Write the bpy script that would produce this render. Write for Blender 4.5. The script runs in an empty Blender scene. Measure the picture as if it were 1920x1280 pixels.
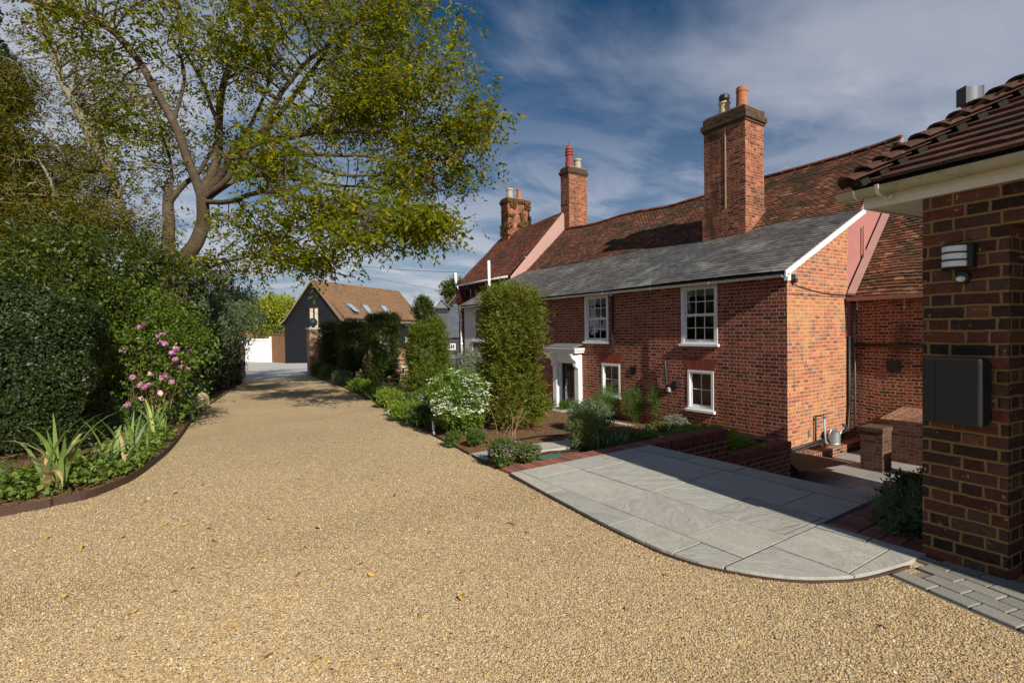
import bpy, bmesh, math, random
import numpy as np
from mathutils import Vector, Matrix, noise
random.seed(7)
RNG = np.random.default_rng(11)
R = math.radians
scene = bpy.context.scene
COL = scene.collection

# ---------------------------------------------------------------- camera
HEAD, PITCH, ROLL = R(33.6), R(1.21), 0.0161
FW = Vector((math.sin(HEAD)*math.cos(PITCH), math.cos(HEAD)*math.cos(PITCH), -math.sin(PITCH)))
R0 = Vector((math.cos(HEAD), -math.sin(HEAD), 0))
U0 = R0.cross(FW)
RC = R0*math.cos(ROLL) - U0*math.sin(ROLL)
UC = U0*math.cos(ROLL) + R0*math.sin(ROLL)
EYE = Vector((0, 0, 1.5))
cam = bpy.data.cameras.new("camera"); cam_o = bpy.data.objects.new("camera", cam); COL.objects.link(cam_o)
m = Matrix((RC, UC, -FW)).transposed().to_4x4(); m.translation = EYE
cam_o.matrix_world = m
cam.sensor_width = 36; cam.lens = 18.0; cam.clip_start = 0.05; cam.clip_end = 2000
scene.camera = cam_o

# ---------------------------------------------------------------- light
SUN_DIR = Vector((0.115, 1.0, -0.62)).normalized()
sl = bpy.data.lights.new("sun", 'SUN'); sl.energy = 5.0; sl.angle = R(0.5); sl.color = (1.0, 0.93, 0.80)
so = bpy.data.objects.new("sun", sl); COL.objects.link(so)
so.rotation_euler = SUN_DIR.to_track_quat('-Z', 'Y').to_euler(); so.location = (0, -10, 12)
world = bpy.data.worlds.new("World"); scene.world = world; world.use_nodes = True
def build_world():
    nt = world.node_tree; nt.nodes.clear(); L = nt.links.new
    out = nt.nodes.new('ShaderNodeOutputWorld'); bg = nt.nodes.new('ShaderNodeBackground')
    sky = nt.nodes.new('ShaderNodeTexSky'); sky.sky_type = 'NISHITA'; sky.sun_disc = False
    sky.sun_elevation = math.asin(-SUN_DIR.z); sky.sun_rotation = math.atan2(-SUN_DIR.x, -SUN_DIR.y) % (2*math.pi)
    sky.altitude = 60; sky.air_density = 1.0; sky.dust_density = 0.6; sky.ozone_density = 2.5
    tc = nt.nodes.new('ShaderNodeTexCoord')
    sep = nt.nodes.new('ShaderNodeSeparateXYZ'); L(tc.outputs['Generated'], sep.inputs[0])
    def M(op, a, b=None, c=None, clamp=False):
        n = nt.nodes.new('ShaderNodeMath'); n.operation = op; n.use_clamp = clamp
        for i, v in enumerate((a, b, c)):
            if v is None: continue
            if isinstance(v, (int, float)): n.inputs[i].default_value = v
            else: L(v, n.inputs[i])
        return n.outputs[0]
    zz = M('MAXIMUM', sep.outputs[2], 0.0)
    den = M('ADD', zz, 0.16)
    comb = nt.nodes.new('ShaderNodeCombineXYZ')
    L(M('DIVIDE', sep.outputs[0], den), comb.inputs[0]); L(M('DIVIDE', sep.outputs[1], den), comb.inputs[1])
    def cloud(scale, rot, sx, lo, hi, detail=9, rough=.58, dist=.6, off=(0, 0, 0)):
        mp = nt.nodes.new('ShaderNodeMapping'); mp.inputs['Rotation'].default_value = (0, 0, rot)
        mp.inputs['Scale'].default_value = (sx, 1, 1); mp.inputs['Location'].default_value = off
        L(comb.outputs[0], mp.inputs[0])
        nz = nt.nodes.new('ShaderNodeTexNoise'); nz.inputs['Scale'].default_value = scale
        nz.inputs['Detail'].default_value = detail; nz.inputs['Roughness'].default_value = rough
        nz.inputs['Distortion'].default_value = dist
        L(mp.outputs[0], nz.inputs['Vector'])
        r = nt.nodes.new('ShaderNodeMapRange'); r.interpolation_type = 'SMOOTHSTEP'
        r.inputs[1].default_value = lo; r.inputs[2].default_value = hi
        L(nz.outputs[0], r.inputs[0]); return r.outputs[0]
    c1 = cloud(0.62, 0.35, .75, .43, .62, off=(CLOUD_OFF[0], CLOUD_OFF[1], 0), detail=10, rough=.56, dist=.35)
    c2 = cloud(1.9, 0.9, .45, .46, .80, off=(3.3, 1.2, 0), dist=.7)
    c = M('ADD', M('MULTIPLY', c1, .80), M('MULTIPLY', c2, .40), clamp=True)
    # low white bank near the horizon
    hz = nt.nodes.new('ShaderNodeMapRange'); hz.interpolation_type = 'SMOOTHSTEP'
    hz.inputs[1].default_value = .56; hz.inputs[2].default_value = .04; L(sep.outputs[2], hz.inputs[0])
    c3 = cloud(1.9, 0.2, .8, .38, .58, off=(7.1, 2.2, 0))
    c = M('MAXIMUM', c, M('MULTIPLY', hz.outputs[0], M('ADD', M('MULTIPLY', c3, .62), .46)))
    c = M('MULTIPLY', c, .86)
    hs = nt.nodes.new('ShaderNodeHueSaturation'); hs.inputs['Saturation'].default_value = 1.5; hs.inputs['Value'].default_value = SKY_VAL
    L(sky.outputs[0], hs.inputs['Color'])
    mx = nt.nodes.new('ShaderNodeMix'); mx.data_type = 'RGBA'
    cc = nt.nodes.new('ShaderNodeMix'); cc.data_type = 'RGBA'
    cc.inputs[6].default_value = (*[v*CLOUD_V for v in (.62, .72, .95)], 1); cc.inputs[7].default_value = (*[v*CLOUD_V for v in (1.0, 1.02, 1.12)], 1)
    L(c, cc.inputs[0]); L(c, mx.inputs[0]); L(hs.outputs[0], mx.inputs[6]); L(cc.outputs[2], mx.inputs[7])
    L(mx.outputs[2], bg.inputs['Color']); bg.inputs['Strength'].default_value = .078
    L(bg.outputs[0], out.inputs[0])
CLOUD_OFF = (6.6, 5.1); SKY_VAL = .46; CLOUD_V = 5.7
build_world()
vs = scene.view_settings; vs.view_transform = 'Standard'; vs.look = 'None'; vs.exposure = 0.42; vs.gamma = 1
scene.cycles.use_denoising = True
scene.cycles.max_bounces = 8; scene.cycles.transparent_max_bounces = 12

# ---------------------------------------------------------------- pixels to places
def ray(px, py): return (FW + RC*((px-960)/960) - UC*((py-640)/960))
def at(px, py, depth): return EYE + ray(px, py)*depth
def onX(px, py, X): d = ray(px, py); return EYE + d*((X-EYE.x)/d.x)
def onY(px, py, Y): d = ray(px, py); return EYE + d*((Y-EYE.y)/d.y)
def onZ(px, py, Z): d = ray(px, py); return EYE + d*((Z-EYE.z)/d.z)
def drive(Y): return -0.022*max(0.0, Y-4.0)
def G(px, py):
    z = 0.0
    for _ in range(40): p = onZ(px, py, z); z = drive(p.y)
    return p
PROF = [(-50, 0), (3, 0), (5, -.08), (6.6, -.2), (7.05, -.5), (8.3, -.62), (8.9, -1.0), (10.9, -1.15), (60, -1.2)]
def prof(X):
    for (a, za), (b, zb) in zip(PROF, PROF[1:]):
        if X <= b: t = (X-a)/(b-a); return za+(zb-za)*t
    return PROF[-1][1]
def terr(X, Y): return min(drive(Y)+.0, prof(X)-.0)
def T(px, py):
    d = ray(px, py); t = 1.0
    while t < 90:
        p = EYE + d*t
        if p.z <= terr(p.x, p.y): break
        t += .02
    return p

# ---------------------------------------------------------------- object helpers
def world_loc(o):
    v = Vector((0, 0, 0))
    while o is not None: v += Vector(o.location); o = o.parent
    return v
def tag(o, label=None, cat=None, group=None, kind=None):
    if label: o['label'] = label
    if cat: o['category'] = cat
    if group: o['group'] = group
    if kind: o['kind'] = kind
    return o
def thing(name, label, cat, loc=(0, 0, 0), group=None, rotz=0):
    o = bpy.data.objects.new(name, None); COL.objects.link(o); o.location = loc; o.rotation_euler = (0, 0, rotz)
    o.empty_display_size = .2
    return tag(o, label, cat, group)
def copy_tree(o, parent=None):
    c = o.copy(); COL.objects.link(c)
    if parent is not None: c.parent = parent
    for ch in [x for x in bpy.data.objects if x.parent == o]: copy_tree(ch, c)
    return c
class MB:
    def __init__(s): s.v = []; s.f = []
    def face(s, pts, n=None):
        pts = [Vector(p) for p in pts]
        if n is not None:
            nn = Vector((0, 0, 0))
            for i in range(len(pts)): nn += pts[i].cross(pts[(i+1) % len(pts)])
            if nn.dot(Vector(n)) < 0: pts.reverse()
        k = len(s.v); s.v += [tuple(p) for p in pts]; s.f.append(tuple(range(k, k+len(pts)))); return s
    def obox(s, O, A, B, C):
        O, A, B, C = Vector(O), Vector(A), Vector(B), Vector(C)
        if A.cross(B).dot(C) < 0: A, B = B, A
        k = len(s.v)
        for c in (0, C):
            for q in (Vector((0, 0, 0)), A, A+B, B): s.v.append(tuple(O + q + (c if c else Vector((0, 0, 0)))))
        for f in ((0, 3, 2, 1), (4, 5, 6, 7), (0, 1, 5, 4), (1, 2, 6, 5), (2, 3, 7, 6), (3, 0, 4, 7)): s.f.append(tuple(k+i for i in f))
        return s
    def box(s, x0, x1, y0, y1, z0, z1): return s.obox((x0, y0, z0), (x1-x0, 0, 0), (0, y1-y0, 0), (0, 0, z1-z0))
    def prism(s, poly, ext):
        """poly: list of 3D points, ext: vector"""
        poly = [Vector(p) for p in poly]; ext = Vector(ext)
        nn = Vector((0, 0, 0))
        for i in range(len(poly)): nn += poly[i].cross(poly[(i+1) % len(poly)])
        if nn.dot(ext) > 0: poly.reverse()
        k = len(s.v); n = len(poly)
        s.v += [tuple(p) for p in poly] + [tuple(p+ext) for p in poly]
        s.f.append(tuple(range(k, k+n))); s.f.append(tuple(range(k+2*n-1, k+n-1, -1)))
        for i in range(n): j = (i+1) % n; s.f.append((k+j, k+i, k+n+i, k+n+j))
        return s
    def lathe(s, c, prof_, n=20, cap=True):
        c = Vector(c); k = len(s.v)
        for r, z in prof_:
            for i in range(n): a = 2*math.pi*i/n; s.v.append((c.x+r*math.cos(a), c.y+r*math.sin(a), c.z+z))
        for j in range(len(prof_)-1):
            for i in range(n):
                i2 = (i+1) % n; s.f.append((k+j*n+i, k+j*n+i2, k+(j+1)*n+i2, k+(j+1)*n+i))
        if cap:
            s.f.append(tuple(k+i for i in range(n-1, -1, -1))); s.f.append(tuple(k+(len(prof_)-1)*n+i for i in range(n)))
        return s
    def tube(s, pts, r0, r1=None, n=8, cap=True):
        pts = [Vector(p) for p in pts]; r1 = r0 if r1 is None else r1; k = len(s.v); m_ = len(pts)
        up = None
        for i, p in enumerate(pts):
            d = (pts[min(i+1, m_-1)] - pts[max(i-1, 0)])
            if d.length < 1e-9: d = Vector((0, 0, 1))
            d.normalize()
            if up is None: up = d.orthogonal().normalized()
            else:
                up = up - d*up.dot(d)
                up = up.normalized() if up.length > 1e-6 else d.orthogonal().normalized()
            b = d.cross(up); r = (r0[i] if isinstance(r0, (list, tuple)) else r0 + (r1-r0)*i/max(1, m_-1))
            for j in range(n): a = 2*math.pi*j/n; s.v.append(tuple(p + up*(r*math.cos(a)) + b*(r*math.sin(a))))
        for i in range(m_-1):
            for j in range(n): j2 = (j+1) % n; s.f.append((k+i*n+j, k+i*n+j2, k+(i+1)*n+j2, k+(i+1)*n+j))
        if cap:
            s.f.append(tuple(k+j for j in range(n-1, -1, -1))); s.f.append(tuple(k+(m_-1)*n+j for j in range(n)))
        return s
    def build(s, name, mat, parent=None, smooth=False, local=False, bevel=0, loc=None, uv=True):
        me = bpy.data.meshes.new(name)
        off = Vector((0, 0, 0))
        if not local:
            off = world_loc(parent) if parent is not None else Vector(loc or (0, 0, 0))
        V = np.array(s.v, dtype=float)
        me.from_pydata((V - np.array(off)).tolist() if len(V) else [], [], s.f)
        if uv: box_uv(me, V, s.f)
        me.materials.append(mat)
        if smooth: me.polygons.foreach_set('use_smooth', [True]*len(s.f))
        me.update()
        o = bpy.data.objects.new(name, me); COL.objects.link(o)
        if parent is not None: o.parent = parent
        elif not local: o.location = off
        if bevel:
            b = o.modifiers.new('bevel', 'BEVEL'); b.width = bevel; b.segments = 2; b.limit_method = 'ANGLE'
        return o
def box_uv(me, V, F):
    uvl = me.uv_layers.new(name='UVMap'); uvs = []
    for f in F:
        P = V[list(f)]; n = np.zeros(3)
        for i in range(len(f)): n += np.cross(P[i], P[(i+1) % len(f)])
        ln = np.linalg.norm(n); n = n/ln if ln > 0 else np.array((0, 0, 1.))
        if abs(n[2]) > .93: t = np.array((0, 1., 0)); b = np.array((1., 0, 0))
        else:
            t = np.cross((0, 0, 1.), n); t /= np.linalg.norm(t); b = np.cross(n, t)
        uvs += np.column_stack((P@t, P@b)).ravel().tolist()
    uvl.data.foreach_set('uv', uvs)
def fast_quads(name, V, mat, parent=None, loc=(0, 0, 0), attr=None):
    """V: (N,4,3) world points, one quad each"""
    V = np.asarray(V, dtype=np.float32); n = len(V)
    off = np.array(world_loc(parent) if parent is not None else Vector(loc), dtype=np.float32)
    me = bpy.data.meshes.new(name); me.vertices.add(n*4); me.loops.add(n*4); me.polygons.add(n)
    me.vertices.foreach_set('co', (V - off).ravel())
    me.loops.foreach_set('vertex_index', np.arange(n*4, dtype=np.int32))
    me.polygons.foreach_set('loop_start', np.arange(0, n*4, 4, dtype=np.int32))
    me.update(calc_edges=True); me.materials.append(mat)
    o = bpy.data.objects.new(name, me); COL.objects.link(o)
    if parent is not None: o.parent = parent
    else: o.location = [float(q) for q in off]
    return o

# ---------------------------------------------------------------- materials
class NG:
    def __init__(s, name):
        s.mat = bpy.data.materials.new(name); s.mat.use_nodes = True; s.nt = s.mat.node_tree; s.nt.nodes.clear()
        s.out = s.nt.nodes.new('ShaderNodeOutputMaterial'); s.b = s.nt.nodes.new('ShaderNodeBsdfPrincipled')
        s.link(s.b.outputs[0], s.out.inputs[0])
    def link(s, a, b): s.nt.links.new(a, b)
    def N(s, t, **k):
        n = s.nt.nodes.new(t)
        for a, v in k.items(): setattr(n, a, v)
        return n
    def set(s, inp, v):
        if isinstance(v, (int, float)): inp.default_value = v
        elif isinstance(v, (tuple, list)): inp.default_value = (*v, 1) if len(v) == 3 and len(inp.default_value) == 4 else v
        else: s.link(v, inp)
    def M(s, op, a, b=None, c=None, clamp=False):
        n = s.N('ShaderNodeMath', operation=op, use_clamp=clamp)
        for i, v in enumerate((a, b, c)):
            if v is not None: s.set(n.inputs[i], v)
        return n.outputs[0]
    def mix(s, f, a, b, mode='MIX'):
        n = s.N('ShaderNodeMix', data_type='RGBA', blend_type=mode); s.set(n.inputs[0], f); s.set(n.inputs[6], a); s.set(n.inputs[7], b); return n.outputs[2]
    def ramp(s, f, stops, interp='LINEAR'):
        n = s.N('ShaderNodeValToRGB'); cr = n.color_ramp; cr.interpolation = interp
        while len(cr.elements) < len(stops): cr.elements.new(.5)
        for e, (p, c) in zip(cr.elements, stops): e.position = p; e.color = (*c, 1) if len(c) == 3 else c
        s.set(n.inputs[0], f); return n.outputs[0]
    def pal(s, f, cols, interp='LINEAR'):
        n = len(cols); return s.ramp(f, [((i+.0)/max(1, n-(0 if interp == 'CONSTANT' else 1)), c) for i, c in enumerate(cols)], interp)
    def rng(s, f, a, b, c=0., d=1., smooth=True):
        n = s.N('ShaderNodeMapRange'); n.interpolation_type = 'SMOOTHSTEP' if smooth else 'LINEAR'
        for i, v in enumerate((f, a, b, c, d)): s.set(n.inputs[i], v)
        return n.outputs[0]
    def coord(s, kind='Object'): return s.N('ShaderNodeTexCoord').outputs[kind]
    def uv(s): return s.N('ShaderNodeTexCoord').outputs['UV']
    def noise(s, vec, scale, detail=4, rough=.55, dist=0., out=0):
        n = s.N('ShaderNodeTexNoise'); s.link(vec, n.inputs['Vector']); n.inputs['Scale'].default_value = scale
        n.inputs['Detail'].default_value = detail; n.inputs['Roughness'].default_value = rough; n.inputs['Distortion'].default_value = dist
        return n.outputs[out]
    def vor(s, vec, scale, feature='F1', rand=1.):
        n = s.N('ShaderNodeTexVoronoi', feature=feature); s.link(vec, n.inputs['Vector']); n.inputs['Scale'].default_value = scale
        n.inputs['Randomness'].default_value = rand; return n
    def mapping(s, vec, scale=(1, 1, 1), rot=(0, 0, 0), loc=(0, 0, 0)):
        n = s.N('ShaderNodeMapping'); s.link(vec, n.inputs[0]); n.inputs['Scale'].default_value = scale
        n.inputs['Rotation'].default_value = rot; n.inputs['Location'].default_value = loc; return n.outputs[0]
    def island(s): return s.N('ShaderNodeNewGeometry').outputs['Random Per Island']
    def bump(s, h, dist=.01, strength=1., prev=None):
        n = s.N('ShaderNodeBump'); s.set(n.inputs['Height'], h); n.inputs['Distance'].default_value = dist; n.inputs['Strength'].default_value = strength
        if prev is not None: s.link(prev, n.inputs['Normal'])
        return n.outputs[0]
    def done(s, col, rough=.8, nrm=None, spec=None, metal=0):
        s.set(s.b.inputs['Base Color'], col); s.set(s.b.inputs['Roughness'], rough); s.b.inputs['Metallic'].default_value = metal
        if spec is not None: s.set(s.b.inputs['Specular IOR Level'], spec)
        if nrm is not None: s.link(nrm, s.b.inputs['Normal'])
        return s.mat

def brick_mat(name, pal, mortar, L=.225, H=.11, h=.0825, m=.011, wob=.004, bumpd=.008, vary=.35, stain=None, chips=0., rough=.88, patch=None, soft=.35):
    g = NG(name); uv = g.uv()
    nv = g.noise(uv, 9, 2, .5, out=1)
    sub = g.N('ShaderNodeVectorMath', operation='SUBTRACT'); g.link(nv, sub.inputs[0]); sub.inputs[1].default_value = (.5, .5, .5)
    sc = g.N('ShaderNodeVectorMath', operation='SCALE'); g.link(sub.outputs[0], sc.inputs[0]); sc.inputs['Scale'].default_value = wob*4
    ad = g.N('ShaderNodeVectorMath', operation='ADD'); g.link(uv, ad.inputs[0]); g.link(sc.outputs[0], ad.inputs[1])
    nlow = g.noise(uv, .9, 1, .5, out=1)
    sub2 = g.N('ShaderNodeVectorMath', operation='SUBTRACT'); g.link(nlow, sub2.inputs[0]); sub2.inputs[1].default_value = (.5, .5, .5)
    sc2 = g.N('ShaderNodeVectorMath', operation='SCALE'); g.link(sub2.outputs[0], sc2.inputs[0]); sc2.inputs['Scale'].default_value = wob*9
    ad2 = g.N('ShaderNodeVectorMath', operation='ADD'); g.link(ad.outputs[0], ad2.inputs[0]); g.link(sc2.outputs[0], ad2.inputs[1])
    sp = g.N('ShaderNodeSeparateXYZ'); g.link(ad2.outputs[0], sp.inputs[0]); x, y = sp.outputs[0], sp.outputs[1]
    row = g.M('FLOOR', g.M('DIVIDE', y, h)); yl = g.M('SUBTRACT', y, g.M('MULTIPLY', row, h))
    P = L+H if H > 0 else L
    rw = g.N('ShaderNodeTexWhiteNoise', noise_dimensions='1D'); g.link(row, rw.inputs['W'])
    alt = g.M('MULTIPLY', g.M('FLOORED_MODULO', row, 2.), P/2)
    xs = g.M('ADD', x, g.M('ADD', alt, g.M('MULTIPLY', rw.outputs[0], .03 if H > 0 else P*.35)))
    k = g.M('FLOOR', g.M('DIVIDE', xs, P)); xp = g.M('SUBTRACT', xs, g.M('MULTIPLY', k, P))
    e1 = g.M('MINIMUM', xp, g.M('SUBTRACT', P, xp))
    if H > 0:
        isH = g.M('GREATER_THAN', xp, L); dx = g.M('MINIMUM', e1, g.M('ABSOLUTE', g.M('SUBTRACT', xp, L)))
        kid = g.M('ADD', g.M('MULTIPLY', k, 2.), isH)
    else: dx = e1; kid = k
    dy = g.M('MINIMUM', yl, g.M('SUBTRACT', h, yl)); d = g.M('MINIMUM', dx, dy)
    rag = g.noise(uv, 55, 3, .6)
    d = g.M('ADD', d, g.M('MULTIPLY', g.M('SUBTRACT', rag, .5), m*.6))
    mask = g.rng(d, m*.5*(1-soft), m*.5*(1+soft))
    cb = g.N('ShaderNodeCombineXYZ'); g.link(kid, cb.inputs[0]); g.link(row, cb.inputs[1])
    wn = g.N('ShaderNodeTexWhiteNoise', noise_dimensions='2D'); g.link(cb.outputs[0], wn.inputs['Vector'])
    col = g.pal(wn.outputs[0], pal)
    spw = g.N('ShaderNodeSeparateXYZ'); g.link(wn.outputs[1], spw.inputs[0])
    mott = g.noise(uv, 28, 5, .65)
    val = g.M('ADD', g.M('MULTIPLY', g.M('SUBTRACT', mott, .5), vary*2.2), g.M('ADD', g.M('MULTIPLY', g.M('SUBTRACT', spw.outputs[1], .5), vary), 1.))
    hs = g.N('ShaderNodeHueSaturation'); g.link(col, hs.inputs['Color']); g.link(val, hs.inputs['Value'])
    col = hs.outputs[0]
    if patch:   # (colour, lo, hi, scale) larger areas of another brick tone
        pn = g.noise(uv, patch[3], 3, .6); col = g.mix(g.M('MULTIPLY', g.rng(pn, patch[1], patch[2]), patch[4]), col, patch[0])
    if chips:
        cn = g.noise(uv, 14, 4, .7, .5); cm = g.rng(cn, .66-.1*chips, .70-.1*chips)
        col = g.mix(cm, col, (.42, .27, .12))
    mcol = g.mix(g.noise(uv, 6, 4, .6), [q*.72 for q in mortar], [min(1, q*1.25) for q in mortar])
    c = g.mix(mask, mcol, col)
    if stain:
        sn = g.noise(g.mapping(uv, (1, .35, 1)), 1.3, 5, .65); c = g.mix(g.M('MULTIPLY', g.rng(sn, .48, .74), stain[1]), c, stain[0])
    fine = g.noise(uv, 160, 3, .6)
    hgt = g.M('ADD', mask, g.M('ADD', g.M('MULTIPLY', fine, .25), g.M('ADD', g.M('MULTIPLY', mott, .5), g.M('MULTIPLY', spw.outputs[2], .45))))
    return g.done(c, rough, g.bump(hgt, bumpd), spec=.2)

def isl_mat(name, pal, rough=.85, nscale=30, namt=.35, bumpd=.004, stain=None, spec=.25, coord='Object', bscale=None):
    g = NG(name); co = g.coord(coord); r = g.island()
    c = g.pal(r, pal); n = g.noise(co, nscale, 5, .65)
    hs = g.N('ShaderNodeHueSaturation'); g.link(c, hs.inputs['Color']); g.link(g.M('ADD', 1-namt, g.M('MULTIPLY', n, namt*2)), hs.inputs['Value']); c = hs.outputs[0]
    if stain:
        sn = g.noise(co, stain[1], 6, .7); c = g.mix(g.M('MULTIPLY', g.rng(sn, stain[2], stain[3]), stain[4]), c, stain[0])
    return g.done(c, rough, g.bump(g.noise(co, bscale or nscale*3, 4, .6), bumpd), spec=spec)

def plain(name, col, rough=.5, nscale=12, namt=.12, bumpd=.0, metal=0, spec=None, dirt=None):
    g = NG(name); co = g.coord(); n = g.noise(co, nscale, 5, .6)
    c = g.mix(n, [q*(1-namt) for q in col], [min(1, q*(1+namt)) for q in col])
    if dirt:
        dn = g.noise(co, dirt[1], 6, .7); c = g.mix(g.M('MULTIPLY', g.rng(dn, dirt[2], dirt[3]), dirt[4]), c, dirt[0])
    return g.done(c, rough, g.bump(g.noise(co, nscale*5, 4), bumpd) if bumpd else None, metal=metal, spec=spec)

def leaf_mat(name, pal, trans=.35, rough=.5, spec=.35, back=1.0):
    g = NG(name); r = g.island(); co = g.coord()
    c = g.pal(r, pal)
    n = g.noise(co, 1.1, 3, .6); hs = g.N('ShaderNodeHueSaturation'); g.link(c, hs.inputs['Color'])
    g.link(g.M('ADD', .68, g.M('MULTIPLY', n, .64)), hs.inputs['Value']); c = hs.outputs[0]
    g.done(c, rough, None, spec=spec)
    tr = g.N('ShaderNodeBsdfTranslucent')
    hs2 = g.N('ShaderNodeHueSaturation'); g.link(c, hs2.inputs['Color']); hs2.inputs['Saturation'].default_value = 1.1; hs2.inputs['Value'].default_value = 1.5; hs2.inputs['Hue'].default_value = .485
    g.link(hs2.outputs[0], tr.inputs[0])
    mx = g.N('ShaderNodeMixShader'); mx.inputs[0].default_value = trans; g.link(g.b.outputs[0], mx.inputs[1]); g.link(tr.outputs[0], mx.inputs[2])
    g.link(mx.outputs[0], g.out.inputs[0]); return g.mat

MT = {}
MT['brick_front'] = brick_mat('old red brick', [(.13, .033, .021), (.25, .058, .034), (.30, .072, .040), (.20, .046, .029), (.34, .092, .050), (.24, .055, .034), (.085, .036, .030), (.28, .080, .046)], (.66, .50, .38), wob=.0035, stain=((.05, .028, .024), .45), vary=.55, patch=((.27, .10, .065), .52, .70, .7, .45))
MT['brick_end'] = brick_mat('orange brick', [(.29, .088, .050), (.38, .13, .068), (.44, .19, .088), (.32, .098, .056), (.40, .15, .070), (.35, .112, .062), (.19, .11, .095), (.24, .075, .05)], (.66, .50, .33), wob=.0025, vary=.3, patch=((.50, .24, .085), .50, .66, .9, .5))
MT['brick_wing'] = brick_mat('weathered brick', [(.10, .03, .022), (.23, .06, .035), (.30, .085, .045), (.07, .035, .03), (.26, .07, .04), (.15, .045, .03)], (.50, .36, .25), h=.075, L=.215, H=.10, m=.017, wob=.012, vary=.75, bumpd=.016, stain=((.035, .026, .02), .85))
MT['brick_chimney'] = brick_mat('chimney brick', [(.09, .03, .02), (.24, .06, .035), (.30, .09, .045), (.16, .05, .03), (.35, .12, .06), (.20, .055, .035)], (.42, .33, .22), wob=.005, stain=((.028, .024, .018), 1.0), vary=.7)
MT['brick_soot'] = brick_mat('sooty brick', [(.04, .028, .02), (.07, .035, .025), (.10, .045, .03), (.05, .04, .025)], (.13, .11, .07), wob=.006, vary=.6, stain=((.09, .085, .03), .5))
MT['brick_far'] = brick_mat('distant brick', [(.14, .035, .028), (.20, .05, .035), (.11, .03, .025)], (.36, .24, .18), vary=.4)
MT['brick_wall'] = brick_mat('pale garden brick', [(.42, .22, .14), (.50, .29, .19), (.32, .12, .07), (.47, .33, .23), (.38, .16, .09), (.26, .15, .11)], (.58, .46, .34), wob=.008, h=.078, vary=.55, m=.016, bumpd=.012)
MT['brick_wallfar'] = brick_mat('ochre wall brick', [(.36, .17, .07), (.42, .20, .09), (.30, .13, .06)], (.50, .36, .22), vary=.3)
MT['brick_new'] = brick_mat('purple red brick', [(.075, .026, .024), (.13, .040, .032), (.17, .052, .04), (.095, .035, .034), (.14, .045, .035)], (.40, .29, .21), h=.075, L=.225, H=0, m=.011, wob=.0015, vary=.35)
MT['brick_garage'] = brick_mat('brown stock brick', [(.042, .026, .024), (.080, .032, .024), (.12, .038, .026), (.055, .036, .032), (.095, .035, .026), (.032, .024, .022), (.11, .060, .040), (.14, .045, .028), (.06, .045, .036)], (.25, .165, .068), h=.0765, L=.225, H=.1125, m=.017, wob=.0035, vary=.75, chips=.28, bumpd=.014, soft=.5)
MT['coping'] = isl_mat('coping brick', [(.10, .032, .028), (.19, .058, .042), (.23, .075, .05), (.14, .045, .036), (.17, .06, .05)], .8, 26, .4, .003)
MT['border'] = isl_mat('border brick', [(.17, .060, .05), (.26, .10, .075), (.30, .12, .085), (.20, .085, .07), (.15, .06, .055)], .8, 26, .3, .003)
MT['voussoir'] = isl_mat('gauged brick', [(.20, .042, .026), (.27, .062, .034), (.23, .05, .03)], .85, 26, .3, .003)
MT['mortar'] = plain('mortar bed', (.36, .27, .19), .95, 40, .2, .003)
MT['hipmortar'] = plain('shade-dark hip mortar', (.014, .013, .010), .95, 30, .4, .004)  # near-black: shade of the gap under the bonnet tiles put into the colour
MT['joint'] = plain('slab joint grout', (.055, .05, .045), .95, 30, .2, .002)
MT['mortar_dk'] = plain('dark mortar', (.20, .16, .13), .95, 40, .2, .003)
MT['white'] = plain('white gloss paint', (.80, .81, .82), .35, 6, .03)
MT['render'] = plain('white render', (.62, .64, .64), .8, 10, .06, .002)
MT['offwhite'] = plain('weathered cream plastic', (.62, .61, .56), .5, 9, .12, dirt=((.38, .36, .28), 5, .5, .75, .5))
MT['gutter_old'] = plain('mossy cream gutter', (.34, .315, .22), .55, 14, .2, .001, dirt=((.20, .18, .08), 9, .46, .70, .6))
MT['black'] = plain('black paint', (.012, .013, .014), .45, 20, .2)
MT['charcoal'] = plain('charcoal coated metal', (.009, .010, .012), .55, 200, .1, .0003)
MT['lead'] = plain('weathered lead', (.14, .145, .15), .6, 20, .3, .002)
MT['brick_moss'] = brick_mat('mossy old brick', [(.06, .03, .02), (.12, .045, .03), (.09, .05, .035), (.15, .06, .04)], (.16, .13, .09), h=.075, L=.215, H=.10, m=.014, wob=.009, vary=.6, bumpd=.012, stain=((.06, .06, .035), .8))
MT['cowl'] = plain('dull cowl steel', (.10, .12, .145), .5, 20, .1, metal=.1)
MT['leadlight'] = plain('pale lead flashing', (.42, .44, .47), .5, 20, .2, .002)
MT['pink'] = plain('pink render', (.34, .14, .125), .9, 3, .16, .003, dirt=((.30, .14, .12), 1.6, .45, .75, .5))
MT['pinkpale'] = plain('pale pink render', (.38, .225, .20), .9, 5, .15, .003)
MT['dark_in'] = plain('dark interior', (.03, .027, .024), .9, 5, .2)
MT['warm_in'] = plain('warm interior', (.085, .055, .025), .9, 3, .5)
MT['blind'] = plain('pale roller blind', (.30, .29, .25), .9, 5, .05)
MT['curtain'] = plain('cream curtain', (.55, .50, .36), .9, 8, .1)
MT['steel'] = plain('galvanised steel', (.45, .48, .50), .42, 30, .12, .0005, metal=.7, dirt=((.3, .33, .36), 14, .4, .7, .5))
MT['hose'] = plain('pale blue hose', (.30, .42, .52), .5)
MT['rust'] = plain('corten edging', (.055, .026, .018), .75, 18, .4, .001)
MT['tile_red'] = isl_mat('red clay tile', [(.085, .026, .018), (.17, .050, .030), (.22, .068, .040), (.12, .036, .024), (.29, .095, .052), (.10, .04, .03)], .9, 18, .45, .004, stain=((.05, .045, .028), 1.6, .42, .70, .8))
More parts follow.
